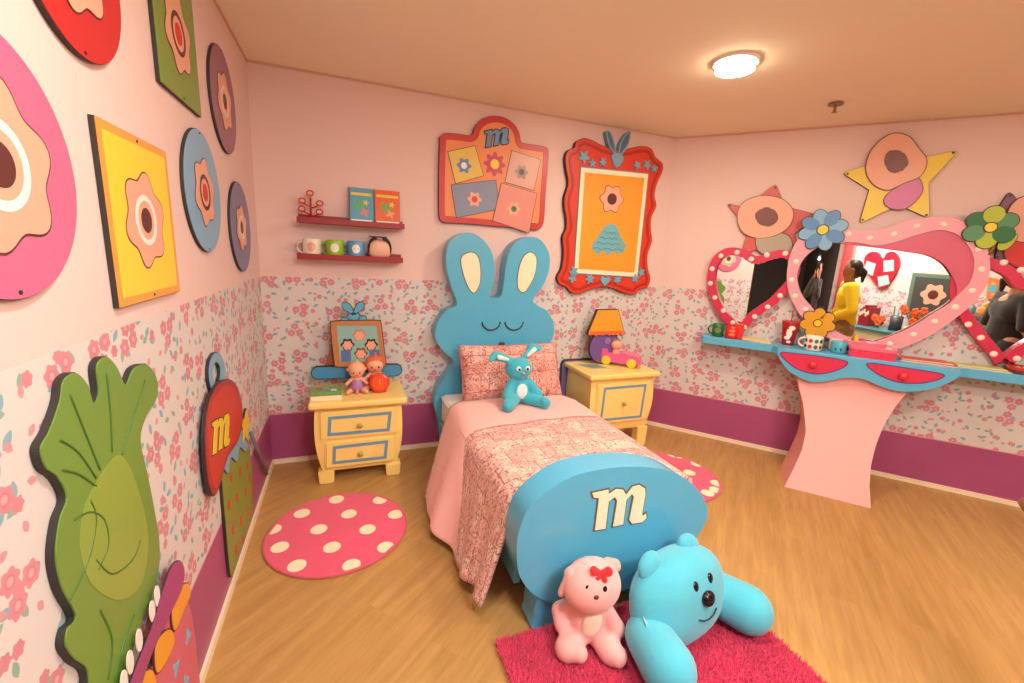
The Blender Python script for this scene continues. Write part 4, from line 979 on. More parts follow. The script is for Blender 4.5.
# pink plush with red bow on the rug
PPL = cloth('pink_plush', (250, 176, 170), var=.05, vs=10, bs=420); PCR = cloth('cream_plush', (252, 222, 196), bs=420)
p = V((1.405, -1.975, .028)); yw = Matrix.Rotation(radians(-22), 3, 'Z'); A = lambda x, y, z: p+yw@V((x*.93, (y if y > -.04 or z > .2 else -.04+(y+.04)*.72)*.93, z*.95))
t = empty('plush_pink_puppy', p, 'pink floppy-eared plush toy with red bow leaning on the blue footboard', 'plush toy')
b = BM()
ell(b, A(0, .0, .105), (.088, .068, .10)); ell(b, A(-.004, -.02, .285), (.120, .100, .102)); capsule(b, A(0, 0, .16), A(0, -.01, .22), .055, .06)
capsule(b, A(-.03, -.01, .05), A(-.095, -.115, .040), .048, .050); capsule(b, A(-.095, -.115, .04), A(-.05, -.15, .045), .046, .034)
capsule(b, A(.035, -.01, .05), A(.085, -.115, .038), .044, .050); capsule(b, A(.085, -.115, .038), A(.105, -.15, .045), .048, .04)
capsule(b, A(-.06, .0, .165), A(-.125, .01, .125), .036, .034); capsule(b, A(-.125, .01, .125), A(-.115, -.03, .09), .034, .032)
capsule(b, A(.06, .0, .165), A(.120, -.03, .085), .034, .036)
remesh(obj('body', b, PPL, t, smooth=True), .0075, 5)
b = BM(); capsule(b, A(-.035, -.02, .375), A(-.095, -.03, .335), .026, .030, flat=.75); capsule(b, A(-.095, -.03, .335), A(-.128, -.035, .255), .030, .022, flat=.75); remesh(obj('ear', b, PPL, t, smooth=True), .006, 5)
b = BM(); capsule(b, A(.06, .015, .365), A(.115, .06, .32), .022, .026, flat=.6); remesh(obj('ear', b, PPL, t, smooth=True), .006, 5)
b = BM(); ell(b, A(.005, -.058, .125), (.046, .022, .052), e1=.75, e2=.9); obj('tummy_patch', b, PCR, t, smooth=True)
HC = A(-.004, -.02, .285)
def face(az, el, k=1.0):
    a_ = radians(az); e_ = radians(el); d_ = V((sin(a_)*cos(e_), -cos(a_)*cos(e_), sin(e_))); return HC+yw@V((d_.x*.112*k, d_.y*.097*k, d_.z*.098*k))
b = BM(); capsule(b, face(-10, 72, .93), face(6, 62, .95), .020, .018); obj('forelock', b, PCR, t, smooth=True)
b = BM(); c = face(18, 60, 1.08)
for s in (-1, 1): capsule(b, c, c+yw@V((s*.026, -.002, .012)), .010, .018, flat=.7)
capsule(b, c, c+yw@V((.012, -.006, -.02)), .008, .014); capsule(b, c, c+yw@V((-.014, -.006, -.018)), .008, .012)
obj('bow', b, cloth('bow_red', (226, 34, 40)), t, smooth=True)
TH = mat('thread_brown', (120, 70, 60))
for s in (-1, 1):
    b = BM(); ell(b, face(s*20, 30, .99), (.010, .006, .014)); obj('eye', b, BEAD, t, smooth=True)
    b = BM(); tube(b, [face(s*(13+2.6*k), 45+3*sin(pi*k/6)) for k in range(7)], .0013, 5); obj('brow', b, TH, t, smooth=True)
b = BM(); ell(b, face(0, 16, 1.01), (.011, .008, .009)); obj('nose', b, mat('nose_brown', (90, 44, 40), rough=.4), t, smooth=True)
b = BM(); tube(b, [face(0, 12, 1.01), face(0, 4, 1.005)], .0013, 5); tube(b, [face(-9, 5), face(-4, 1), face(0, 4, 1.005), face(4, 1), face(9, 5)], .0013, 5); obj('stitched_mouth', b, TH, t, smooth=True)

# turquoise reading cushion with arms
BP = cloth('turquoise_plush', (84, 190, 212), var=.14, vs=7, bs=420)
p = V((1.800, -2.090, .03)); Rz = Matrix.Rotation(radians(12), 3, 'Z'); Rt = Rz@Matrix.Rotation(radians(-15), 3, 'X')
A = lambda x, y, z: p+Rt@V((x, y, z)); Bz = lambda x, y, z: p+Rz@V((x, y, z))
t = empty('reading_cushion', p, 'big turquoise plush arm cushion with round ears on the pink shag rug', 'cushion')
b = BM()
def dome(b):
    rings = []; n, m = 36, 18
    for i in range(m+1):
        ph = -pi/2+pi*i/m; cz = sin(ph); r = max(0, cos(ph))**.75
        z = .178+.178*math.copysign(abs(cz)**.8, cz)
        wx = .262*(1.0-.14*max(0, cz)**2); wy = .12
        if i in (0, m): rings.append([b.verts.new(A(0, 0, z))])
        else: rings.append([b.verts.new(A(wx*r*math.copysign(abs(cos(2*pi*k/n))**.85, cos(2*pi*k/n)), wy*r*sin(2*pi*k/n), z)) for k in range(n)])
    for P0, P1 in zip(rings, rings[1:]):
        for k in range(n):
            j = (k+1) % n
            if len(P0) == 1: b.faces.new([P0[0], P1[j], P1[k]])
            elif len(P1) == 1: b.faces.new([P0[k], P0[j], P1[0]])
            else: b.faces.new([P0[k], P0[j], P1[j], P1[k]])
dome(b); remesh(obj('back_cushion', b, BP, t, smooth=True), .009, 4)
for s in (-1, 1):
    b = BM(); capsule(b, Bz(s*.225, .0, .105), Bz(s*.262, -.115, .10), .092, .098, m=10); o = remesh(obj('arm', b, BP, t, smooth=True), .009, 4)
    b = BM(); ell(b, A(s*.125-.02, .01, .338), (.064, .034, .050), Rt@Matrix.Rotation(radians(s*25), 3, 'Y')); remesh(obj('ear', b, BP, t, smooth=True), .008, 4)
    b = BM(); e0 = A(s*.048+.02, -.108, .255); ell(b, e0, (.017, .010, .022), Rt); obj('eye', b, BEAD, t, smooth=True)
b = BM(); ell(b, A(.02, -.128, .200), (.034, .020, .030), Rt); obj('nose', b, BEAD, t, smooth=True)
b = BM(); tube(b, [A(-.04, -.118, .135), A(-.01, -.123, .122), A(.02, -.124, .118), A(.05, -.123, .122), A(.08, -.118, .135)], .003, 6); obj('stitched_smile', b, mat('thread_dark', (40, 60, 66)), t, smooth=True)
b = BM(); box(b, (0, 0, 0), (.035, .045, .002), Frame(A(-.262, -.05, .17), Rt@V((.5, .8, .2)), Rt@V((0, .1, 1)))); obj('sewn_tag', b, WHITE, t)
# ------------------------------------------------------------------ dressing counter on the right wall
ZC = .955
t = empty('dressing_counter', RW.P(1.4, 0, .1), 'sky blue wavy dressing counter with two crimson drawers on a flared pink pedestal', 'dressing table')
plan = [(.43, .005), (.43, .17), (.445, .195), (.90, .20), (.955, .215), (.985, .30), (1.02, .325), (1.15, .33), (1.80, .33), (1.97, .325), (2.02, .30), (2.055, .215), (2.1, .20), (3.3, .20), (3.3, .005)]
PF = Frame(RW.o, RW.u, RW.n, None); PF.n = V((0, 0, 1))
b = BM(); prism(b, plan, PF, ZC-.062, ZC); o = obj('counter_top', b, BLUED, t)
m_ = o.modifiers.new('b', 'BEVEL'); m_.width = .006; m_.segments = 2; m_.limit_method = 'ANGLE'; m_.angle_limit = .9
A1 = RW.pts(spline([(777,351),(781,361),(788,370),(797,376),(808,381),(820,382),(833,380),(843,378),(856,378),(866,380),(880,386),(893,390),(905,391.5),(920,391),(935,388),(948,383),(957,378),(962,373)], 4, False), .33)
A1 = [(min(max(x, .985), 2.02), z) for x, z in A1]
o = obj('apron', board(A1+[(2.02, ZC-.005), (.985, ZC-.005)], RW, .292, .331), BLUED, t)
CRI = pl('drawer_crimson', (214, 52, 86), rough=.35, var=.03); VIO = pl('drawer_outline', (96, 66, 130))
for L, k in ((spline([(781,353.5),(795,354),(830,358.5),(845,361.5),(846.5,363.5),(843,367),(830,371.8),(814,373.2),(797.6,368.4),(788,361.5)], 4), (813, 364.5)), (spline([(868,364),(885,365.5),(925,371.5),(941,374.5),(942.8,376.5),(934.6,380),(918,382.8),(898.7,381.6),(882.4,375.8),(872.6,369.6)], 4), (903, 376))):
    Q = RW.pts(L, .335); dr = obj('drawer', board(Q, RW, .331, .3345), CRI, t); obj('drawer_outline', board(offset(Q, .008), RW, .331, .3335, holes=[Q]), VIO, dr)
    b = BM(); c = RW.P(*RW.px(*k, .345), .335); lathe(b, [(0, 0), (.010, 0), (.010, .010), (.021, .018), (.024, .028), (.018, .038), (0, .042)], c, RW.n, 20); obj('knob', b, pl('knob_red', (226, 58, 52), rough=.25), dr, smooth=True)
nf = lambda z: .288+.362*max(0, 1-z/.76)**1.5
def solve(p):
    z = .4
    for _ in range(30):
        s_, z2 = RW.px(*p, nf(max(0, z))); z = .5*z+.5*z2
    return s_, z
Lp = [solve(p) for p in ((799,388),(803,402),(805,420),(806,432),(802,450),(793,470),(784,487))]; Rp_ = [solve(p) for p in ((907,393),(895,407),(884,425),(876,445),(871,465),(869.5,485),(871,509))]
def interp(T, z):
    T = sorted(T, key=lambda q: q[1])
    if z <= T[0][1]: return T[0][0]
    for a, c in zip(T, T[1:]):
        if z <= c[1]: return a[0]+(c[0]-a[0])*(z-a[1])/(c[1]-a[1])
    a, c = T[-2:]; return c[0]+(c[0]-a[0])*(z-c[1])/(c[1]-a[1])*.6
b = BM(); N = 30; R = []
for i in range(N+1):
    z = .001+(ZC-.062-.002)*i/N; l, r_ = interp(Lp, z), interp(Rp_, z); f_ = nf(z); bk = max(.016, f_-.375)
    R.append([b.verts.new(RW.P(l, z, bk)), b.verts.new(RW.P(l, z, f_)), b.verts.new(RW.P(r_, z, f_)), b.verts.new(RW.P(r_, z, bk))])
for A_, B_ in zip(R, R[1:]):
    for k in range(4): b.faces.new([A_[k], A_[(k+1) % 4], B_[(k+1) % 4], B_[k]])
b.faces.new(R[0][::-1]); b.faces.new(R[-1]); obj('pedestal', b, pl('pedestal_pink', (238, 164, 158), rough=.45, var=.02), t, smooth=True, ang=40)

# ------------------------------------------------------------------ heart mirrors
MIR = mat('mirror_glass', (236, 234, 228), rough=.015, metal=1, var=0)
BULB = mat('bulb_frosted', (250, 222, 208), rough=.3, var=0)
def inside(p, P):
    x, y = p; c = False; j = len(P)-1
    for i in range(len(P)):
        if (P[i][1] > y) != (P[j][1] > y) and x < (P[j][0]-P[i][0])*(y-P[i][1])/(P[j][1]-P[i][1])+P[i][0]: c = not c
        j = i
    return c
def glass(P, wf, t):
    """mirror sheet filling the opening P, its depth off the wall given by wf(s)"""
    b = BM(); xs = [p[0] for p in P]; zs = [p[1] for p in P]; x0, x1, z0, z1 = min(xs), max(xs), min(zs), max(zs); st = .012; G = {}
    nx = int((x1-x0)/st)+1; nz = int((z1-z0)/st)+1
    def vt(i, j):
        if (i, j) not in G: s_ = x0+i*st; G[(i, j)] = b.verts.new(RW.P(s_, z0+j*st, wf(s_)))
        return G[(i, j)]
    Po = offset(P, .012)
    for i in range(nx):
        for j in range(nz):
            if inside((x0+(i+.5)*st, z0+(j+.5)*st), Po): b.faces.new([vt(i, j), vt(i+1, j), vt(i+1, j+1), vt(i, j+1)])
    o = obj('mirror', b, MIR, t, smooth=True); m_ = o.modifiers.new('s', 'SOLIDIFY'); m_.thickness = .003; m_.offset = 0; return o
def bulbs(L, w, t):
    for p in L:
        b = BM(); c = RW.P(*RW.px(*p, w), w); lathe(b, [(0, .007), (.010, .006), (.018, .003), (.020, 0)], c, RW.n, 18); obj('bulb', b, BULB, t, smooth=True)
LH = spline([(738.6,334),(728,325),(719.3,315.5),(711.3,301),(707.2,285),(707.7,270.4),(712,259),(719.3,251.5),(729,247.6),(739,248),(748,251),(757,256),(768,252.5),(779,250),(790,251),(798,258),(800,270),(795,283),(785,294.6),(775.7,304),(764,312),(754.8,318.7),(746.7,328.4)], 4)
t = empty('heart_mirror', RW.P(.65, ZC+.001, 0), 'left crimson heart-shaped mirror with round bulbs above the green and red mugs', 'mirror', 'heart mirrors over the counter')
P = RW.pts(LH, .065); P = [(x, max(z, ZC+.003)) for x, z in P]; Pi = offset(P, -.062)
CRM = pl('heart_crimson', (206, 50, 84), rough=.3, var=.03)
obj('frame', board(P, RW, .002, .065, holes=[Pi]), CRM, t); glass(Pi, lambda s_: .010+.095*(s_-.42), t)
bulbs([(700+x/6.21, 235+y/6.21) for x, y in ((230,108),(318,150),(415,124),(530,114),(130,130),(75,210),(64,300),(92,388),(145,470),(204,545),(275,573),(340,507),(420,447),(497,377))], .065, t)
t = empty('heart_mirror', RW.P(2.2, ZC+.001, 0), 'right crimson heart-shaped mirror with round bulbs, cut off by the right edge', 'mirror', 'heart mirrors over the counter')
RH = spline([(1028,280),(1018,270),(1005,263),(988,257),(972,257),(958,266),(951,282),(951,300),(958,314),(972,334),(988,353),(1003,372),(1009,371),(1018,360),(1032,350),(1060,335),(1085,315),(1095,292),(1088,270),(1068,260),(1045,264)], 4)
P = RW.pts(RH, .065); P = [(x, max(z, ZC+.003)) for x, z in P]; Pi = offset(P, -.062)
obj('frame', board(P, RW, .002, .065, holes=[Pi]), CRM, t); glass(Pi, lambda s_: .03, t)
bulbs([(968.3,324.5),(981,337.7),(993.8,354),(1004,262.5),(1017,358.8),(1021,270),(1040,344),(1064,327),(1084,302),(1080,272),(1058,266),(1038,274)], .065, t)
t = empty('heart_mirror', RW.P(1.35, ZC+.001, 0), 'largest central pale pink swooping heart-shaped mirror with bulbs', 'mirror', 'heart mirrors over the counter')
MO = spline([(853,354),(838,345),(824,335),(812,326),(801,316),(795,306),(789.5,295),(787,281.7),(787.5,269),(790,256),(795,244),(803,234),(813,228),(826,225),(841,226.5),(857,230),(872.6,231),(890,227),(905,221),(925,217.5),(945,217),(960,220),(975.5,229),(986,245),(990,262),(988,282),(976,301),(961,314),(941,329),(917,342),(894,350),(876,352),(864,354)], 4)
MI = spline([(855,341),(845,336),(834,330),(823,320),(813,309),(804,299),(798.8,288),(797,276),(800.5,263.7),(808,254),(818,247),(829,242.5),(841,241.5),(860,243),(877,245.5),(897,241.5),(920,234),(941,230),(958,235),(970,248),(974.5,264),(970,282),(958,295),(949,304.5),(932,315),(908.6,329),(882,340),(868,343)], 4)
P = RW.pts(MO, .092); Pi = RW.pts(MI, .092); lowz = ZC+.003; P = [(x, max(z, lowz)) for x, z in P]; Pi = [(x, max(z, lowz+.02)) for x, z in Pi]
obj('frame', board(P, RW, .067, .092, holes=[Pi]), pl('heart_pale_pink', (232, 160, 172), rough=.35, var=.03), t)
CZ = RW.pts(spline([(838,243),(860,243.5),(877,245),(897,240.5),(920,233),(941,229),(959,234),(971.5,248),(976,264),(971,283),(957,297.5),(957,288),(952.5,276),(943.7,264),(929,255.6),(908.6,252),(876,247.5)], 4), .08)
obj('inner_crescent', board(CZ, RW, .069, .080), pl('crescent_rose', (208, 92, 118), rough=.35, var=.04), t)
def wmid(s_):
    s0, s1 = 1.16, 1.34; e = .115
    a = .014+e*(min(s_, s0)-.93)
    if s_ > s0: k = min(1, (s_-s0)/(s1-s0)); a += e*(s1-s0)*(k-k*k/2)
    return a
glass(Pi, wmid, t)
bulbs([(796,261.6),(791.5,279.8),(795,296),(805.5,309.4),(808,240.5),(848.8,234),(870,238),(894.5,234),(917,226),(943.8,224.4),(966.6,234),(979,249),(981.8,269.4),(972.4,290.8),(955.4,307),(934.6,321.6),(913.6,334.7),(890,344),(818,319)], .092, t)

# daisies fixed on the mirror frames
def daisy(px, w, n, pm, cm, label, rx=1, r_out=None, stem=False, rp=0):
    c = RW.px(*px, w); t = empty('daisy_ornament', RW.P(*c, w), label, 'flower ornament', 'flower ornaments on the mirror frames')
    for k in range(n):
        a = rp+2*pi*k/n; R_ = r_out; cc = (c[0]+R_*.62*cos(a), c[1]+R_*.62*sin(a)); w_ = R_*sin(pi/n)*.80
        E1 = [(cc[0]+R_*.42*cos(q)*cos(a)-w_*sin(q)*sin(a), cc[1]+R_*.42*cos(q)*sin(a)+w_*sin(q)*cos(a)) for q in [2*pi*i/20 for i in range(20)]]
        dz_ = .0004*(k % 2)
        p_ = obj('petal', board(offset(E1, .004), RW, w+dz_, w+.010+dz_), INK, t); obj('petal_face', board(offset(E1, -.001), RW, w+.010+dz_, w+.0125+dz_), pm[k % len(pm)], p_)
    o = obj('centre', board(circ(c, R_*.27), RW, w+.013, w+.016), INK, t); obj('centre_face', board(circ(c, R_*.22), RW, w+.016, w+.019), cm, o)
    return t, c
daisy((822.5, 230), .094, 8, [LBLUE, pl('petal_blue', (92, 140, 190), var=.05)], YP, 'blue daisy ornament with yellow centre at the top of the central heart mirror', r_out=.148, rp=.3)
daisy((817.5, 323), .094, 7, [pl('petal_amber', (222, 158, 40), var=.06)], pl('amber_centre', (240, 196, 50)), 'amber daisy ornament behind the patterned mug, low on the central mirror frame', r_out=.112, rp=pi/2)
t, c = daisy((989.5, 227.5), .094, 6, [pl('petal_green', (84, 140, 98), var=.05), pl('petal_lime', (176, 190, 50), var=.05), pl('petal_forest', (40, 110, 60), var=.05)], YP, 'green daisy ornament with leaf where the central and right mirrors meet', r_out=.130, rp=.5)
b = BM(); tube(b, [RW.P(*RW.px(*q, .09), .085) for q in ((992,236),(994,243),(992,250),(989,255))], .011, 8); obj('stem', b, pl('stem_brown', (140, 96, 50)), t, smooth=True)
P = RW.pts(spline([(998,247),(1001,240),(1008,236),(1018,235),(1014,243),(1007,249),(1000,250)]), .1); lf = obj('leaf', board(offset(P, .004), RW, .082, .092), INK, t); obj('leaf_face', board(P, RW, .092, .095), pl('petal_lime', (176, 190, 50)), lf)

# star cut-outs on the right wall
def star_cut(pts, m, label, disc, patch, w=.022):
    P = RW.pts(pts, w); cx = sum(p[0] for p in P)/len(P); t = empty('star_cutout', RW.P(cx, min(p[1] for p in P), 0), label, 'wall cutout', 'star cut-outs above the mirrors')
    n = len(P); Q = []
    for i in range(n):                                   # rounded tips
        a, c, d = V(P[i-1]), V(P[i]), V(P[(i+1) % n])
        if (i % 2) == 0: Q += [tuple(c+(a-c).normalized()*.03), tuple(c+((a-c).normalized()+(d-c).normalized())*.008), tuple(c+(d-c).normalized()*.03)]
        else: Q.append(tuple(c))
    obj('board', board(Q, RW, .001, w-.002), EDGE, t); obj('star_face', board(offset(Q, -.002), RW, w-.002, w), m, t)
    for i in range(0, n, 2):
        b = BM(); c = V(P[i])+(V((sum(p[0] for p in P)/n, sum(p[1] for p in P)/n))-V(P[i])).normalized()*.035; lathe(b, [(0, .003), (.007, .003), (.008, 0)], RW.P(c.x, c.y, w), RW.n, 10); obj('screw', b, INK, t)
    for L, mm, nm, k in patch:
        Q = RW.pts(spline(L), w); obj(nm+'_outline', board(offset(Q, .005), RW, w, w+.007+k), BROWN, t); obj(nm, board(Q, RW, w+.007+k, w+.009+k), mm, t)
LIL = pl('lilac_print', (204, 110, 160), var=.04); TEE = pl('sage_print', (170, 160, 140), var=.04)
star_cut([(842,173),(871,164),(898,132),(909,160),(960,149.5),(929,183),(930,219),(899,205),(859,224),(869,190)], YP, 'yellow star cut-out with peach and lilac shapes above the central mirror', 0,
    [([(888,194),(903,184),(917,178),(922,190),(914,202),(903,209),(890,208),(884,202)], LIL, 'lilac_patch', .002),
     ([(893,134),(908,137),(918,149),(926,161),(920,176),(904,183),(887,190),(873,184),(866,171),(869,155),(879,142)], PEACH, 'peach_flower', .004), ([(893,151),(903,154),(907,163),(901,171),(891,172),(885,164),(886,155)], pl('umber_cap', (122, 70, 66), var=.05), 'flower_middle', .006)])
star_cut([(726,203),(745,207),(776,183),(785,206),(820,215),(795,233),(800,255),(770,245),(740,256),(748,230)], pl('star_red', (206, 92, 84), var=.04), 'red star cut-out with peach and sage shapes above the left mirror', 0,
    [([(757,236),(772,232),(788,236),(792,247),(786,256),(770,256),(758,250)], TEE, 'sage_patch', .002),
     ([(738,222),(739,209),(748,200),(765,196),(783,200),(793,212),(789,226),(776,235),(758,238),(744,233)], PEACH, 'peach_flower', .004), ([(766,208),(775,212),(777,220),(769,226),(759,223),(756,214)], pl('umber_cap', (122, 70, 66)), 'flower_middle', .006)])
star_cut([(968,218),(995,213),(1010,190),(1026,210),(1060,208),(1040,232),(1050,262),(1022,250),(994,262),(1000,236)], pl('star_plum', (128, 84, 112), var=.04), 'plum star cut-out with peach and red shapes at the right edge', 0,
    [([(1004,250),(1012,240),(1030,236),(1048,244),(1044,262),(1024,268),(1008,262)], RED, 'red_patch', .002),
     ([(1006,226),(1008,210),(1020,198),(1040,196),(1056,206),(1056,224),(1044,238),(1024,242),(1010,238)], PEACH, 'peach_disc', .004)])

# ------------------------------------------------------------------ things on the counter
def on(px, py): 
    q = floorpt(px, py, ZC+.0006); return V((q.x, q.y, ZC+.0006))
def snap(p, lo=.07, hi=.29):
    s_ = (p-RW.o).dot(RW.u); n_ = max(lo, min(hi, (p-RW.o).dot(RW.n))); q = RW.P(s_, 0, n_); q.z = ZC+.0006; return q
aw = atan2(RW.n.y, RW.n.x)             # direction pointing out of the wall
vdir = lambda p: atan2(CAM.y-p.y, CAM.x-p.x)
G = 'mugs on the blue counter'
p = snap(on(717, 336), .07, .14); t = mug(p, .046, .105, mat('dark_green_mug', (28, 110, 58), rough=.25), 'dark green mug at the left end of the counter', ang=vdir(p)-pi*.55, group=G)
decal(t, p, .046, vdir(p), .055, .026, .022, pl('olive_logo', (120, 130, 60), var=.1))
p = snap(on(731, 338), .07, .14); t = mug(p, .050, .100, mat('bright_red_mug', (226, 44, 34), rough=.25), 'bright red mug beside the dark green one', ang=vdir(p)+pi*.55, group=G)
for z_, w_ in ((.066, .024), (.036, .024)): decal(t, p, .050, vdir(p), z_, w_, .011, pl('mug_orange_print', (244, 130, 90), var=.15, vs=80))
# red carton behind
p = RW.P(.70, 0, .12); p.z = ZC+.001
t = empty('red_carton', p, 'small red carton standing just behind the bright red mug', 'carton'); b = BM(); fr = Frame(p, RW.u, (0, 0, 1), RW.n); box(b, (0, .06, 0), (.075, .118, .05), fr, bev=.004); obj('body', b, pl('carton_red', (222, 50, 40)), t)
b = BM(); box(b, (0, .122, 0), (.078, .008, .053), fr, bev=.002); obj('lid', b, RED, t)
# pair of thin magazines
def mag(L, z, m, label, pr=None, th=.008, nm='magazine', g='magazines on the blue counter'):
    t = empty(nm, V((L[0][0], L[0][1], z)), label, 'magazine', g)
    obj('pages', board(offset(L, -.002), FL, z, z+th-.001), mat('paper_pages', (236, 226, 206)), t); obj('cover', board(L, FL, z+th-.001, z+th), m, t)
    if pr: obj('printed_panel', board(offset(L, -.022), FL, z+th, z+th+.0005), pr, t)
    return t
def rect(s_, n_, w, d, a=0):
    out = []
    for x, y in ((-w/2, -d/2), (w/2, -d/2), (w/2, d/2), (-w/2, d/2)):
        X = x*cos(a)-y*sin(a); Y = x*sin(a)+y*cos(a); q = RW.P(s_+X, 0, n_+Y); out.append((q.x, q.y))
    return out
MY = pl('mag_yellow', (226, 200, 110), var=.2, vs=40); MG = pl('mag_green', (176, 190, 90), var=.2, vs=40); MO_ = pl('mag_orange', (228, 110, 50), var=.25, vs=30); MR = pl('mag_red', (200, 70, 50), var=.3, vs=40)
mag(rect(.845, .115, .21, .15, .12), ZC+.001, MY, 'yellow magazine lying between the red mug and the tumbler, lower one', MR); mag(rect(.83, .12, .20, .14, -.08), ZC+.0105, pl('mag_cream', (232, 212, 150), var=.2, vs=40), 'cream magazine on top of the yellow one left of the tumbler', MY)
s_, _ = RW.px(925, 362, .14)
mag(rect(s_, .14, .30, .17, .06), ZC+.001, MR, 'dark red magazine under the orange one right of the pink bowls', MO_); mag(rect(s_-.01, .13, .28, .15, -.05), ZC+.0105, MO_, 'orange magazine on top of a stack right of the pink bowls', MR)
s_, _ = RW.px(978, 370, .13)
mag(rect(s_+.01, .12, .27, .13, .04), ZC+.001, MG, 'lower green magazine below the tip of the right heart mirror', MY); mag(rect(s_, .115, .25, .12, -.04), ZC+.0105, MY, 'yellow-green magazine on top near the tip of the right heart mirror', MG)
# tumbler with straw
p = snap(on(785.5, 341), .10, .2)
t = empty('tumbler', p, 'dark red tumbler with straw and white splash print on the counter', 'cup')
b = BM(); lathe(b, [(0, 0), (.040, 0), (.042, .004), (.060, .175), (.058, .18), (0, .178)], p, n=28); obj('cup', b, mat('tumbler_red', (170, 28, 34), rough=.2), t, smooth=True, ang=40)
b = BM(); lathe(b, [(0, .178), (.062, .178), (.063, .184), (.058, .190), (0, .191)], p, n=28); obj('lid', b, mat('tumbler_lid', (196, 44, 46), rough=.25), t, smooth=True)
b = BM(); tube(b, [p+V((0, 0, .18)), p+V((.0, 0, .25)), p+V((-.004, 0, .275))], .005, 8); obj('straw', b, mat('tumbler_lid', (196, 44, 46)), t, smooth=True)
for dz, da, rw, rh in ((.10, 0, .019, .042), (.14, .25, .022, .018), (.06, -.2, .02, .016), (.028, .1, .015, .010)): decal(t, p, .042+.018*dz/.175+.001, vdir(p)+da, dz, rw, rh, WHITE, 'splash_print')
# patterned mug, floral mug, turquoise mug, small carton
p = snap(on(812, 350), .18, .28); t = mug(p, .058, .108, mat('white_mug', (236, 226, 210), rough=.3), 'white mug with a grid of coloured squares in front of the amber daisy', ang=vdir(p)-pi*.5, group=G)
for i in range(-1, 3):
    for j in range(2):
        m = [RED, pl('sq_teal', (40, 110, 110)), pl('sq_red', (190, 50, 60)), pl('sq_green', (60, 130, 80)), INK][(i+2*j) % 5]
        decal(t, p, .058, vdir(p)+(i-.5)*.62, .032+.044*j, .013, .015, m, 'coloured_square')
p = snap(on(829, 345), .10, .15); t = mug(p, .042, .095, mat('pinkwhite_mug', (240, 200, 196), rough=.3), 'pale mug with red print half hidden behind the grid mug', ang=vdir(p)+pi*.5, group=G)
decal(t, p, .042, vdir(p), .05, .02, .028, RED)
p = snap(on(837, 352), .20, .28); t = mug(p, .050, .085, mat('turquoise_mug', (84, 180, 196), rough=.25), 'squat turquoise mug beside the grid mug', ang=vdir(p)+pi*.5, group=G)
for k in (-1, 1): decal(t, p, .050, vdir(p)+k*.3, .03, .004, .013, pl('mug_deep_blue', (30, 70, 110)))
p = snap(on(831, 334), .10, .10); t = empty('party_candle', p, 'small yellow candle figure behind the grid mug', 'ornament')
b = BM(); capsule(b, p+V((0, 0, .016)), p+V((0, 0, .10)), .015, .012); capsule(b, p+V((0, 0, .11)), p+V((0, 0, .135)), .013, .003); obj('body', b, mat('candle_yellow', (240, 196, 40), rough=.4), t, smooth=True)
b = BM(); capsule(b, p+V((-.02, -.005, .09)), p+V((.02, .005, .09)), .006); obj('ribbon', b, RED, t, smooth=True)
p = snap(on(851, 350), .17, .17); t = empty('soap_dish', p, 'shallow white dish between the turquoise mug and the pink cases', 'dish')
b = BM(); lathe(b, [(0, 0), (.03, 0), (.045, .02), (.042, .021), (.028, .005), (0, .005)], p, n=24); obj('dish', b, WHITE, t, smooth=True)
b = BM(); ell(b, p+V((0, 0, .016)), (.022, .018, .009)); obj('soap', b, mat('soap', (190, 220, 214), rough=.4), t, smooth=True)
# two glossy pink cases
PC2 = mat('case_pink', (232, 64, 100), rough=.15, coat=.5); 
def case(s_, n_, w, d, h, label):
    c = RW.P(s_, 0, n_); t = empty('vanity_case', (c.x, c.y, ZC), label, 'case', 'glossy pink cases on the counter')
    fr = Frame((c.x, c.y, ZC+.001), RW.u, RW.n, (0, 0, 1)); P = [(w/2*math.copysign(abs(cos(a))**.6, cos(a)), d/2*math.copysign(abs(sin(a))**.7, sin(a))) for a in [2*pi*k/40 for k in range(40)]]
    b = BM(); prism(b, P, fr, 0, h*.66); bmesh.ops.bevel(b, geom=[e for e in b.edges if e.calc_face_angle(0) > .9], offset=.004, segments=2, affect='EDGES'); obj('tray', b, PC2, t)
    b = BM(); prism(b, offset(P, .003), fr, h*.69, h); bmesh.ops.bevel(b, geom=[e for e in b.edges if e.calc_face_angle(0) > .9], offset=.006, segments=3, affect='EDGES'); obj('lid', b, mat('case_rose', (240, 110, 136), rough=.12, coat=.6), t)
    b = BM(); prism(b, offset(P, -.003), fr, h*.65, h*.70); obj('seam', b, PINKP, t)
s1, _ = RW.px(868, 350, .13); s2, _ = RW.px(875, 352, .23)
case(s1-.03, .145, .24, .08, .095, 'glossy pink oval case at the back, against the central mirror')
case(s2-.02, .25, .27, .11, .078, 'glossy pink oval case at the counter front beside the turquoise mug')
s_, _ = RW.px(1022, 372, .12); c = RW.P(s_, 0, .12); t = empty('trinket_bowl', (c.x, c.y, ZC), 'red glass trinket bowl at the right edge of the counter', 'bowl')
b = BM(); lathe(b, [(0, 0), (.05, 0), (.085, .045), (.08, .047), (.045, .008), (0, .008)], (c.x, c.y, ZC+.001), n=32); obj('bowl', b, mat('bowl_red', (190, 60, 50), rough=.1, coat=.5), t, smooth=True)
b = BM()
for k in range(5): ell(b, V((c.x+.025*cos(k*1.3), c.y+.025*sin(k*1.3), ZC+.03)), (.014, .014, .014))
obj('beads', b, mat('beads_mixed', (180, 170, 120), rough=.3, var=.4, vs=60), t, smooth=True)
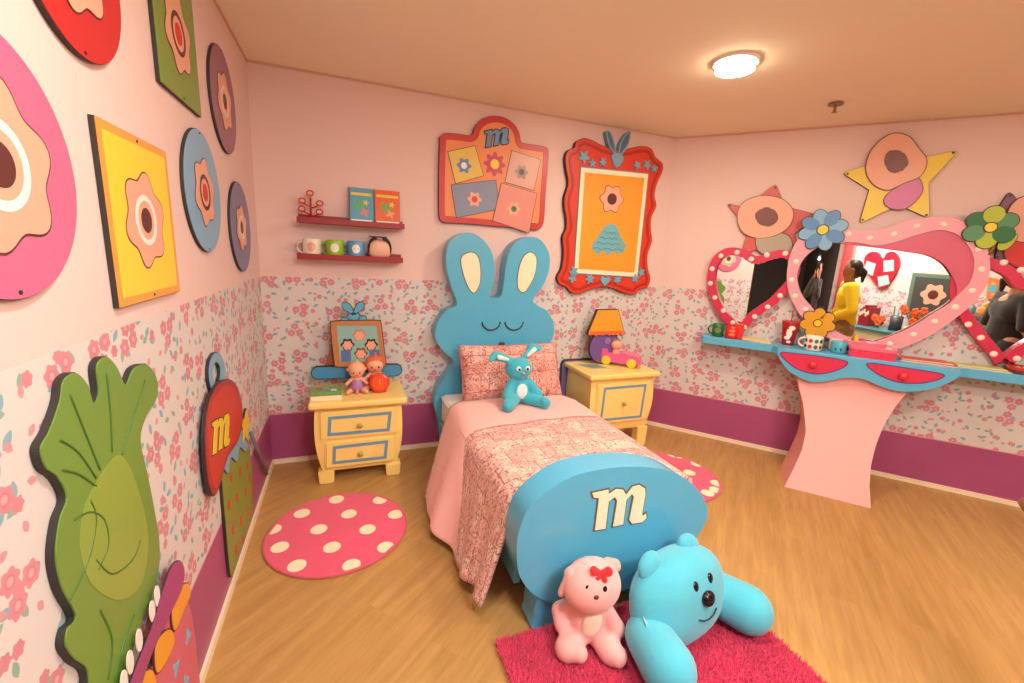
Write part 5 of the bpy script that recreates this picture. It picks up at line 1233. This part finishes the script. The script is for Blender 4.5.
# ------------------------------------------------------------------ far side of the room, seen only in the mirrors
def mirpt(x, y, Y, wp=.04):
    d = ray(x, y); q = CAM+d*(((RW.o+RW.n*wp-CAM).dot(RW.n))/d.dot(RW.n)); e = d-RW.n*(2*d.dot(RW.n)); r_ = q+e*((Y-q.y)/e.y); return r_
SY = -4.6
def SPx(L, w=0):
    out = []
    for x, y in L:
        q = mirpt(x, y, SY+w); e = q-SW.o; out.append((e.dot(SW.u), e.dot(SW.v)))
    return out
# curtain
c0 = mirpt(834, 260, SY+.1); c1 = mirpt(850, 260, SY+.1); xa, xb = sorted((c0.x, c1.x))
t = empty('curtain', ((xa+xb)/2, SY+.1, 0), 'red curtain hanging in pleats, seen in the central mirror', 'curtain')
b = BM(); n = 60; A_ = []; B_ = []
for i in range(n+1):
    x = xa-.1+(xb-xa+.1)*i/n; y = SY+.10+.035*sin(i*1.25); A_.append(b.verts.new((x, y, .03))); B_.append(b.verts.new((x, y*1.0, 2.5)))
for i in range(n): b.faces.new([A_[i], A_[i+1], B_[i+1], B_[i]])
o = obj('cloth', b, cloth('curtain_red', (196, 44, 40)), t, smooth=True); o.modifiers.new('s', 'SOLIDIFY').thickness = .006
b = BM(); tube(b, [V((xa-.15, SY+.1, 2.51)), V((xb+.05, SY+.1, 2.51))], .012, 10); obj('rod', b, pl('rod_brown', (110, 80, 60)), t, smooth=True)
c2 = mirpt(858, 260, SY)
struct('door_1', board([(6.3-c1.x-.02, .01), (6.3-c2.x+.02, .01), (6.3-c2.x+.02, 2.3), (6.3-c1.x-.02, 2.3)], SW, .001, .04), pl('door_cream', (236, 220, 180)))
# heart notice board
P = SPx(spline([(883,289),(873,279),(866,267),(866,257),(872,252),(879,253),(883.5,259),(888,253),(895,252),(900,259),(899,269),(892,281)], 5))
t = empty('heart_notice_board', SW.P(P[0][0], P[0][1], 0), 'red heart-shaped notice board with three pale notes, seen in the central mirror', 'notice board')
obj('board', board(P, SW, .001, .03), pl('notice_red', (170, 30, 50)), t)
for q in ([(868,261),(877,264),(874,276),(865,272)], [(885,261),(895,260),(895,271),(885,272)], [(879,277),(889,275),(891,284),(880,287)]):
    obj('note', board(SPx(q), SW, .03, .034), pl('note_grey', (170, 196, 196), var=.05), t)
# desk
dk = mirpt(864, 326, SY+.35); dk2 = mirpt(925, 326, SY+.35)
x1, x0 = max(dk.x, dk2.x), min(dk.x, dk2.x); ZD = dk.z
t = empty('desk', ((x0+x1)/2, SY+.28, 0), 'teal and cream desk against the far wall, seen in the central mirror', 'desk')
b = BM(); box(b, ((x0+x1)/2, SY+.28, ZD-.02), (x1-x0+.5, .5, .04), bev=.005); obj('desk_top', b, pl('desk_teal', (60, 120, 124)), t)
b = BM(); box(b, ((x0+x1)/2, SY+.27, ZD-.11), (x1-x0+.44, .46, .14)); obj('drawer_box', b, pl('desk_cream', (206, 206, 180)), t)
for s in (-1, 1):
    for y in (SY+.07, SY+.47): b = BM(); box(b, ((x0+x1)/2+s*((x1-x0)/2+.18), y, (ZD-.18)/2+.001), (.05, .05, ZD-.18)); obj('leg', b, pl('desk_teal', (60, 120, 124)), t)
ZD += .0008
for k in range(5):
    q = mirpt(863.5+k*1.9, 322, SY+.2); t = empty('binder', (q.x, SY+.2, ZD), 'red upright binder on the mirrored desk', 'binder', 'red binders on the desk')
    h = .24+.03*(k % 3); b = BM(); box(b, (q.x, SY+.2, ZD+h/2), (.034, .2, h), bev=.003); obj('cover', b, pl('binder_red', (160+8*k, 30, 50)), t)
    b = BM(); box(b, (q.x, SY+.302, ZD+h*.7), (.022, .002, .06)); obj('spine_label', b, CREAM, t)
def bunch(q, r, label, leaf=True, pot=True):
    t = empty('flower_pot', (q.x, q.y, ZD), label, 'flowers', 'orange flowers on the desk')
    if pot: b = BM(); lathe(b, [(0, 0), (.05, 0), (.07, .1), (.066, .1), (.045, .01), (0, .01)], (q.x, q.y, ZD), n=24); obj('pot', b, CREAM, t, smooth=True)
    b = BM(); rn = random.Random(5)
    zb_ = ZD+(.1 if pot else .0)
    for k in range(7): p_ = V((q.x+rn.uniform(-r, r), q.y+rn.uniform(-r, r)*.5, zb_+.06+rn.random()*r*1.2)); tube(b, [V((q.x, q.y, zb_-.02)), (V((q.x, q.y, zb_))+p_)/2, p_], .004, 5)
    obj('stems', b, pl('stem_green', (70, 130, 50)), t, smooth=True)
    rn = random.Random(5)
    for k in range(7):
        p_ = V((q.x+rn.uniform(-r, r), q.y+rn.uniform(-r, r)*.5, zb_+.06+rn.random()*r*1.2)); b = BM()
        for j in range(5): a = 2*pi*j/5+k; ell(b, p_+V((cos(a)*.028, .01, sin(a)*.028)), (.024, .01, .024), n=10, m=6)
        obj('blossom', b, pl('blossom_orange', (236, 96, 40), var=.1), t, smooth=True)
bunch(mirpt(879, 318, SY+.25), .07, 'small bunch of orange flowers beside the red binders', pot=False)
bunch(mirpt(912, 322, SY+.42), .15, 'larger pot of orange flowers in front of the blackboard')
q = mirpt(896, 320, SY+.25)
t = empty('pencil_holder', (q.x, q.y, ZD), 'dark pencil holder full of pens on the mirrored desk', 'pencil holder')
b = BM(); lathe(b, [(0, 0), (.07, 0), (.07, .2), (.066, .2), (.066, .01), (0, .01)], (q.x, q.y, ZD), n=24); obj('cup', b, pl('holder_grey', (70, 66, 76)), t, smooth=True)
for k in range(6): b = BM(); a = k*1.05; tube(b, [V((q.x+.03*cos(a), q.y+.03*sin(a), ZD+.02)), V((q.x+.06*cos(a), q.y+.05*sin(a), ZD+.33))], .007, 6); obj('pen', b, [RED, LBLUE, DGREEN, INK][k % 4], t, smooth=True)
# blackboard picture
P = SPx([(912,272.5),(962,276),(958,316),(904,314)], .06)
t = empty('blackboard', SW.P(P[0][0], P[0][1]-.6, .05), 'green-framed blackboard with peach flower drawing above the desk, seen in the central mirror', 'blackboard')
obj('frame', board(P, SW, .02, .06), pl('board_frame_green', (96, 120, 104)), t); obj('slate', board(offset(P, -.05), SW, .06, .064), pl('slate', (62, 66, 60), rough=.6), t)
cc = (sum(p[0] for p in P)/4+.0, sum(p[1] for p in P)/4); obj('chalk_flower', board(flower_pts(cc, .15, 6, .12), SW, .064, .067), PEACH, t); obj('chalk_centre', board(circ(cc, .06), SW, .067, .069), BROWN, t)
# small orange picture and shelf for the right mirror
P = SPx([(990,277),(1002,280),(1001,300),(988,299)])
t = empty('small_picture', SW.P(P[0][0], P[2][1], 0), 'small orange picture on the far wall, seen in the right mirror', 'picture'); obj('frame', board(P, SW, .001, .02), pl('pic_orange', (226, 130, 60)), t)
cc = (sum(p[0] for p in P)/4, sum(p[1] for p in P)/4); obj('picture', board(offset(P, -.04), SW, .02, .023), PEACH, t); obj('motif', board(circ(cc, .05), SW, .023, .025), TEAL, t)
q = mirpt(985, 316, SY+.12); t = empty('wall_ledge', (q.x, SY+.1, q.z-.03), 'grey ledge with small toys, seen in the right mirror', 'shelf')
b = BM(); box(b, (q.x, SY+.11, q.z-.015), (.7, .2, .03), bev=.003); obj('ledge', b, pl('ledge_grey', (120, 110, 100)), t)
for k, m in enumerate((TEAL, OP, RED)):
    t = empty('toy_block', (q.x-.14+.12*k, SY+.12, q.z), ('teal', 'orange', 'red')[k]+' toy block on the grey ledge, seen in the right mirror', 'toy', 'toys on the grey ledge')
    b = BM(); ell(b, (q.x-.14+.12*k, SY+.12, q.z+.055), (.04, .035, .054), e1=.6, e2=.6); obj('body', b, m, t, smooth=True); b = BM(); ell(b, (q.x-.14+.12*k, SY+.12, q.z+.125), (.022, .022, .022)); obj('head', b, YP, t, smooth=True)

# ------------------------------------------------------------------ people
SKB = mat('skin_brown', (150, 98, 74), rough=.55, var=.04); SKL = mat('skin_light', (206, 150, 120), rough=.55, var=.04); HAIR = mat('hair_black', (30, 22, 22), rough=.45, bump=.6, bs=120)
def person(loc, ang, label, top, bot, skin, arms, shoe, pony=True, lanyard=False, cap=None, hs=1.0):
    """ang: heading of the face; local x = to the person's left, y = forward"""
    Rm = Matrix.Rotation(ang-pi/2, 3, 'Z'); A = lambda x, y, z: V(loc)+Rm@V((x*-1, y, z))*hs if False else V(loc)+(Rm@V((-x, y, z)))*hs
    t = empty('person', loc, label, 'person', None)
    def hand(b, w, d, up):
        d = V(d).normalized(); side = d.cross(V(up)).normalized(); capsule(b, w, w+d*.075, .030, .034, flat=.55)
        for k, (o_, L) in enumerate(((-.030, .062), (-.010, .074), (.011, .070), (.030, .055))):
            p0 = w+d*.085+side*o_; p1 = p0+d*L*.55-V(up)*.008; p2 = p1+d*L*.38-V(up)*.022; capsule(b, p0, p1, .0095, .009, n=10, m=4); capsule(b, p1, p2, .009, .0075, n=10, m=4)
        p0 = w+d*.02-side*.028; p1 = p0+d*.035-side*.03; p2 = p1+d*.03-side*.006; capsule(b, p0, p1, .012, .010, n=10, m=4); capsule(b, p1, p2, .010, .008, n=10, m=4)
    b = BM(); rh = A(0, .01, 1.575)
    R3 = Rm@Matrix.Diagonal((1, 1, 1))
    ell(b, rh, (.073*hs, .092*hs, .112*hs), Rm); ell(b, A(0, .045, 1.525), (.052*hs, .055*hs, .05*hs), Rm)
    capsule(b, A(0, -.01, 1.40), A(0, .005, 1.50), .056, .052); capsule(b, A(0, .098, 1.575), A(0, .112, 1.555), .010, .015)
    for s in (-1, 1): ell(b, A(s*.074, .0, 1.57), (.010, .018, .030), Rm)
    ell(b, A(0, .088, 1.52), (.024, .014, .009), Rm)
    for s, (e, w_) in zip((1, -1), arms):
        sh = A(s*.175, 0, 1.375); el = A(*e); wr = A(*w_); capsule(b, sh, el, .048, .040); capsule(b, el, wr, .038, .027); hand(b, wr, (wr-el), (Rm@V((0, 1, .2))))
    capsule(b, A(0, 0, 1.0), A(0, 0, 1.3), .12, .13, flat=.75)
    for s in (-1, 1): capsule(b, A(s*.095, 0, .92), A(s*.10, .02, .50), .082, .058); capsule(b, A(s*.10, .02, .5), A(s*.10, -.01, .09), .056, .038); capsule(b, A(s*.10, -.01, .045), A(s*.11, .15, .035), .036, .032)
    remesh(obj('body', b, skin, t, smooth=True), .0085, 3)
    b = BM()
    capsule(b, A(0, 0, .97), A(0, .01, 1.14), .165, .158, flat=.78); capsule(b, A(-.06, .01, 1.24), A(.06, .01, 1.24), .145, .145); capsule(b, A(-.135, 0, 1.345), A(.135, 0, 1.345), .082, .082); ell(b, A(0, .075, 1.24), (.15, .09, .09), Rm)
    for s, (e, w_) in zip((1, -1), arms):
        sh = A(s*.17, 0, 1.365); el = A(*e); wr = A(*w_)
        capsule(b, sh, el, .070, .056)
        if top[1]: capsule(b, el, el.lerp(wr, .88), .056, .042)
    remesh(obj('top', b, top[0], t, smooth=True), .010, 4)
    b = BM(); capsule(b, A(0, 0, .86), A(0, 0, .95), .165, .155, flat=.8)
    for s in (-1, 1): capsule(b, A(s*.09, 0, .88), A(s*.10, .02, .50), .102, .074); capsule(b, A(s*.10, .02, .5), A(s*.10, -.01, .12), .072, .06)
    remesh(obj('trousers', b, bot, t, smooth=True), .010, 4)
    for s in (-1, 1): b = BM(); capsule(b, A(s*.10, -.03, .045), A(s*.115, .15, .04), .045, .040); ell(b, A(s*.10, -.01, .09), (.05, .06, .03), Rm); remesh(obj('shoe', b, shoe, t, smooth=True), .008, 3)
    b = BM(); ell(b, A(0, -.022, 1.605), (.082*hs, .092*hs, .098*hs), Rm); ell(b, A(0, -.05, 1.55), (.072*hs, .06*hs, .08*hs), Rm)
    if pony: capsule(b, A(0, -.10, 1.58), A(0, -.13, 1.55), .030, .034); capsule(b, A(0, -.13, 1.55), A(0, -.13, 1.44), .034, .016)
    o = remesh(obj('hair', b, HAIR, t, smooth=True), .008, 3)
    for s in (-1, 1):
        b = BM(); ell(b, A(s*.032, .088, 1.585), (.013, .007, .008), Rm); obj('eye', b, WHITE, t, smooth=True); b = BM(); ell(b, A(s*.032, .094, 1.585), (.006, .004, .006), Rm); obj('iris', b, INK, t, smooth=True)
        b = BM(); capsule(b, A(s*.018, .096, 1.607), A(s*.050, .084, 1.608), .004, .003); obj('eyebrow', b, HAIR, t, smooth=True)
    b = BM(); ell(b, A(0, .099, 1.522), (.022, .007, .007), Rm); obj('lips', b, mat('lips', (150, 70, 66), rough=.4), t, smooth=True)
    if lanyard: b = BM(); tube(b, [A(-.06, .10, 1.40), A(-.03, .165, 1.25), A(0, .175, 1.12)], .004, 6); tube(b, [A(.06, .10, 1.40), A(.03, .165, 1.25), A(0, .175, 1.12)], .004, 6); box(b, (0, 0, 0), (.07, .1, .004), Frame(A(0, .180, 1.06), Rm@V((1, 0, 0)), (0, 0, 1))); obj('lanyard', b, INK, t)
    return t, A
YS = cloth('yellow_sweater', (246, 216, 20), bs=200); KH = cloth('khaki', (140, 118, 76)); DK = cloth('dark_jacket', (66, 58, 54)); JN = cloth('dark_jeans', (40, 42, 56)); BS = mat('shoe_black', (30, 26, 26), rough=.4)
down = [((.255, -.03, 1.10), (.235, .10, .90)), ((-.255, -.03, 1.10), (-.235, .10, .90))]
wq = mirpt(847, 290, -2.98, .05)
person((wq.x, -2.98, 0), radians(125), 'person in bright yellow sweater and khaki trousers, seen in the central mirror', (YS, True), KH, SKB, [((.26, -.02, 1.10), (.16, .18, 1.02)), ((-.26, -.02, 1.10), (-.12, .2, .98))], BS, True, True)
q = mirpt(1016, 300, -3.9)
person((q.x, -3.9, 0), radians(-60), 'person in black short-sleeved shirt with back turned, seen in the right mirror', (cloth('black_shirt', (26, 24, 26)), False), JN, SKL, down, BS, True)
# photographer, standing right behind the viewpoint
hd = V((sin(YAW), cos(YAW), 0)); fa_ = atan2(hd.y, hd.x); base = CAM-hd*.34; base.z = 0; hs = .985
_, A = person(base, fa_, 'person in dark jacket holding a camera with flash, seen in the mirrors', (DK, True), JN, SKL, [((.26, .12, 1.17), (.085, .25, 1.47)), ((-.26, .12, 1.17), (-.085, .25, 1.47))], BS, False, hs=hs)
t = empty('photo_camera', CAM-hd*.12-V((0, 0, .05)), 'black camera with lens and lit flash held by the photographer', 'camera')
cfm = Frame(CAM-hd*.13, hd.cross(V((0, 0, 1))), (0, 0, 1), None); cfm.n = hd
b = BM(); box(b, (0, -.005, 0), (.14, .10, .06), cfm, bev=.012, seg=3); box(b, (0, .055, 0), (.06, .035, .05), cfm, bev=.008); obj('body', b, mat('camera_black', (24, 24, 26), rough=.45), t)
b = BM(); lathe(b, [(0, .0), (.038, .0), (.038, .03), (.034, .034), (.034, .06), (.030, .062), (.028, .055), (0, .052)], cfm.P(0, -.008, .028), hd, 32); obj('lens', b, mat('lens_black', (20, 20, 22), rough=.2), t, smooth=True, ang=40)
b = BM(); box(b, (0, .12, .0), (.075, .09, .05), cfm, bev=.006); box(b, (0, .165, .012), (.078, .045, .08), cfm, bev=.006); obj('flash_body', b, mat('camera_black', (24, 24, 26)), t)
b = BM(); box(b, (0, .165, .054), (.07, .04, .003), cfm); obj('flash_window', b, mat('flash_lit', (255, 252, 244), emit=60, var=0), t)
l = bpy.data.lights.new('flash', 'AREA'); l.shape = 'RECTANGLE'; l.size = .07; l.size_y = .04; l.energy = FLASH_W; l.color = (1, .97, .93)
o = bpy.data.objects.new('flash', l); COL.objects.link(o); o.location = cfm.P(0, .165, .06); o.rotation_euler = (hd+V((0, 0, .05))).to_track_quat('-Z', 'Y').to_euler()

w = bpy.data.worlds.new('world'); S.world = w; w.use_nodes = True; w.node_tree.nodes['Background'].inputs[0].default_value = (1, .85, .7, 1); w.node_tree.nodes['Background'].inputs[1].default_value = .15
